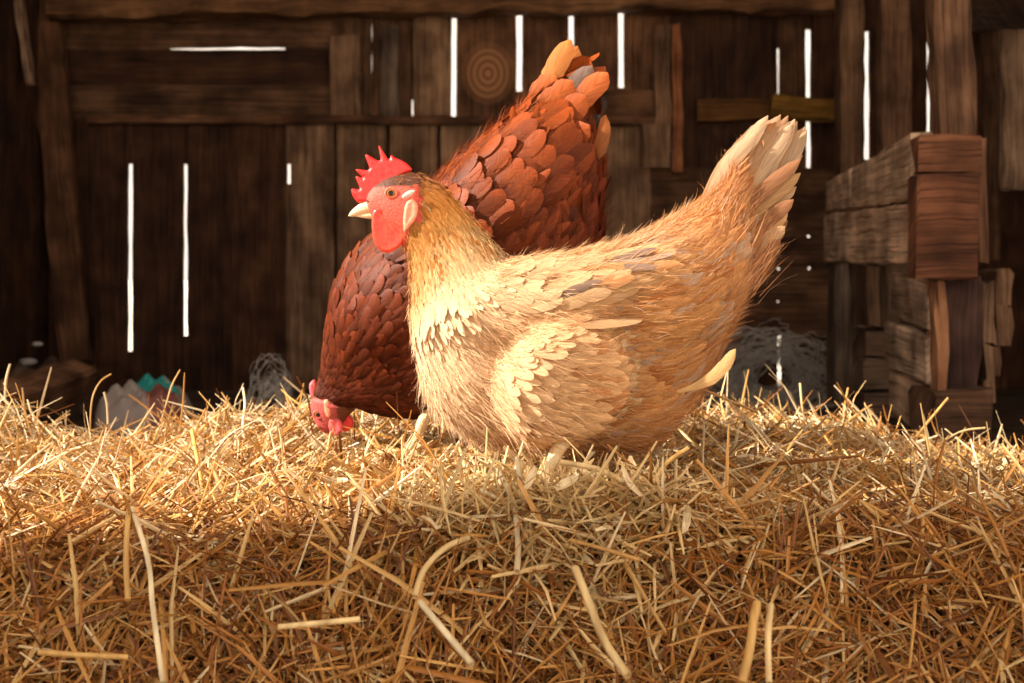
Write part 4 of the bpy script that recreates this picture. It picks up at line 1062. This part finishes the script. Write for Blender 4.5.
def colB(P):
    px, py = pxB(P); n = len(P)
    s = (px-320)*0.62-(py-420)*0.78          # 0 at the head .. ~450 at the tail
    C = lerp_col([(0, (0.075, 0.018, 0.008)), (90, (0.085, 0.020, 0.009)), (150, (0.12, 0.034, 0.018)), (230, (0.17, 0.046, 0.018)), (330, (0.20, 0.050, 0.015)), (420, (0.26, 0.070, 0.020))], s)
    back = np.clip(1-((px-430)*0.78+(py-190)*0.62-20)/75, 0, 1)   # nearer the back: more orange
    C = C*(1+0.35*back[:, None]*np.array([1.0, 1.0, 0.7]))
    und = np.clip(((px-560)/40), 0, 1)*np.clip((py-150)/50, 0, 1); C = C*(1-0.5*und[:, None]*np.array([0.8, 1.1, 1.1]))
    C = C*np.interp(s, [60, 160, 420], [1.0, 0.85, 0.72])[:, None]*np.array([0.95, 0.82, 0.62])
    return vary(C, 0.70, 1.3)
def maskB(p):
    px, py = pxB(p); return (py > 397+(px-312)*0.16) & (px < 336) & (px > 300) | (py > 428)
def LfB(t): return np.interp(t, [2, 4, 6, 8, 11, 15], [0.010, 0.018, 0.024, 0.028, 0.040, 0.055])
def WfB(t): return np.interp(t, [2, 4, 6, 8, 11, 15], [0.005, 0.008, 0.014, 0.018, 0.026, 0.026])
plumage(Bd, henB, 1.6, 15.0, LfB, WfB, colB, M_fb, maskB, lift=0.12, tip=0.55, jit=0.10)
down(Bd, henB, 2500, 10, 15, colB, M_fb, 0.012, 0.030, out=0.3)
plumage(Bd, henB, 8.0, 13.0, lambda t: LfB(t)*0.9, lambda t: WfB(t)*0.45, lambda p: colB(p)*1.25, M_fb, lambda p: (pxB(p)[0]*0.55-pxB(p)[1]*0.0 < 282) | (rng.random(len(p)) < 0.6), lift=0.22, tip=0.3, jit=0.35, roll=0.4)
rowsB = []
for r, (n, l_, w_) in enumerate(((8, 62, 22), (9, 56, 22), (10, 50, 21), (10, 44, 20), (11, 40, 19), (11, 36, 18), (11, 34, 17))):
    rowsB.append((n, 522-r*23, 128+r*20, 562-r*22, 188+r*17, l_*0.75, w_, 44))
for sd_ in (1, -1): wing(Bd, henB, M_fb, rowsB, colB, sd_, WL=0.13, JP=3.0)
OR = (0.46, 0.19, 0.06); RB = (0.30, 0.075, 0.02); GB = (0.14, 0.10, 0.09); DB_ = (0.035, 0.022, 0.02)
specB = [(538, 120, 571, 41, 22, -0.006, OR, 0.10), (545, 125, 578, 46, 20, 0.006, (0.36, 0.14, 0.04), 0.04), (553, 128, 592, 68, 22, -0.012, GB, 0.12), (556, 130, 606, 66, 22, 0.012, RB, 0.14), (558, 132, 607, 76, 24, -0.02, (0.36, 0.1, 0.03), 0.10),
         (565, 150, 606, 96, 24, 0.02, DB_, 0.1), (570, 160, 606, 118, 26, -0.012, DB_, 0.12), (570, 170, 600, 140, 24, 0.014, DB_, 0.1), (575, 178, 604, 118, 14, -0.03, (0.30, 0.11, 0.04), -0.25),
         (520, 140, 572, 85, 26, -0.03, (0.30, 0.08, 0.02), 0.06), (535, 155, 585, 100, 28, -0.036, (0.27, 0.07, 0.02), 0.08), (530, 175, 588, 130, 28, -0.045, (0.25, 0.06, 0.018), 0.1), (525, 110, 556, 78, 24, -0.012, (0.36, 0.1, 0.03), 0.05)]
tail_fan(Bd, henB, M_fb, specB)
slab('comb', [(320, 402), (311, 398), (309, 391), (309, 384), (314, 380), (318, 386), (323, 392)], DB+0.004, 0.006, M_combb, henB, DB, bulge=0.0024)
slab('wattle', [(331, 418), (340, 417), (345, 424), (343, 432), (336, 434), (331, 428)], DB-0.014, 0.006, M_combb, henB, DB, bulge=0.0025)
slab('wattle', [(336, 410), (346, 412), (353, 418), (353, 427), (346, 431), (339, 425)], DB-0.003, 0.006, M_comb, henB, DB, bulge=0.0025)
slab('ear_lobe', [(326, 400), (331, 398), (334, 408), (331, 416), (327, 410)], DB-0.0175, 0.004, M_lobe, henB, DB, bulge=0.0018)
eye(henB, 320, 413, DB, DB-0.0130, 0.0046); eye(henB, 320, 413, DB, DB+0.0130, 0.0046)
lid(henB, 320, 413, DB, DB-0.0143, 0.0047, M_combb)
beak(henB, DB, (327, 427), (330, 443), (333, 428), (333, 440), 0.0078, DB)
hen_leg(henB, P3(424, 420, DB-0.045), foot_at(404, DB-0.06), 0.0062)
hen_leg(henB, P3(458, 424, DB+0.02), foot_at(442, DB+0.0), 0.0062)
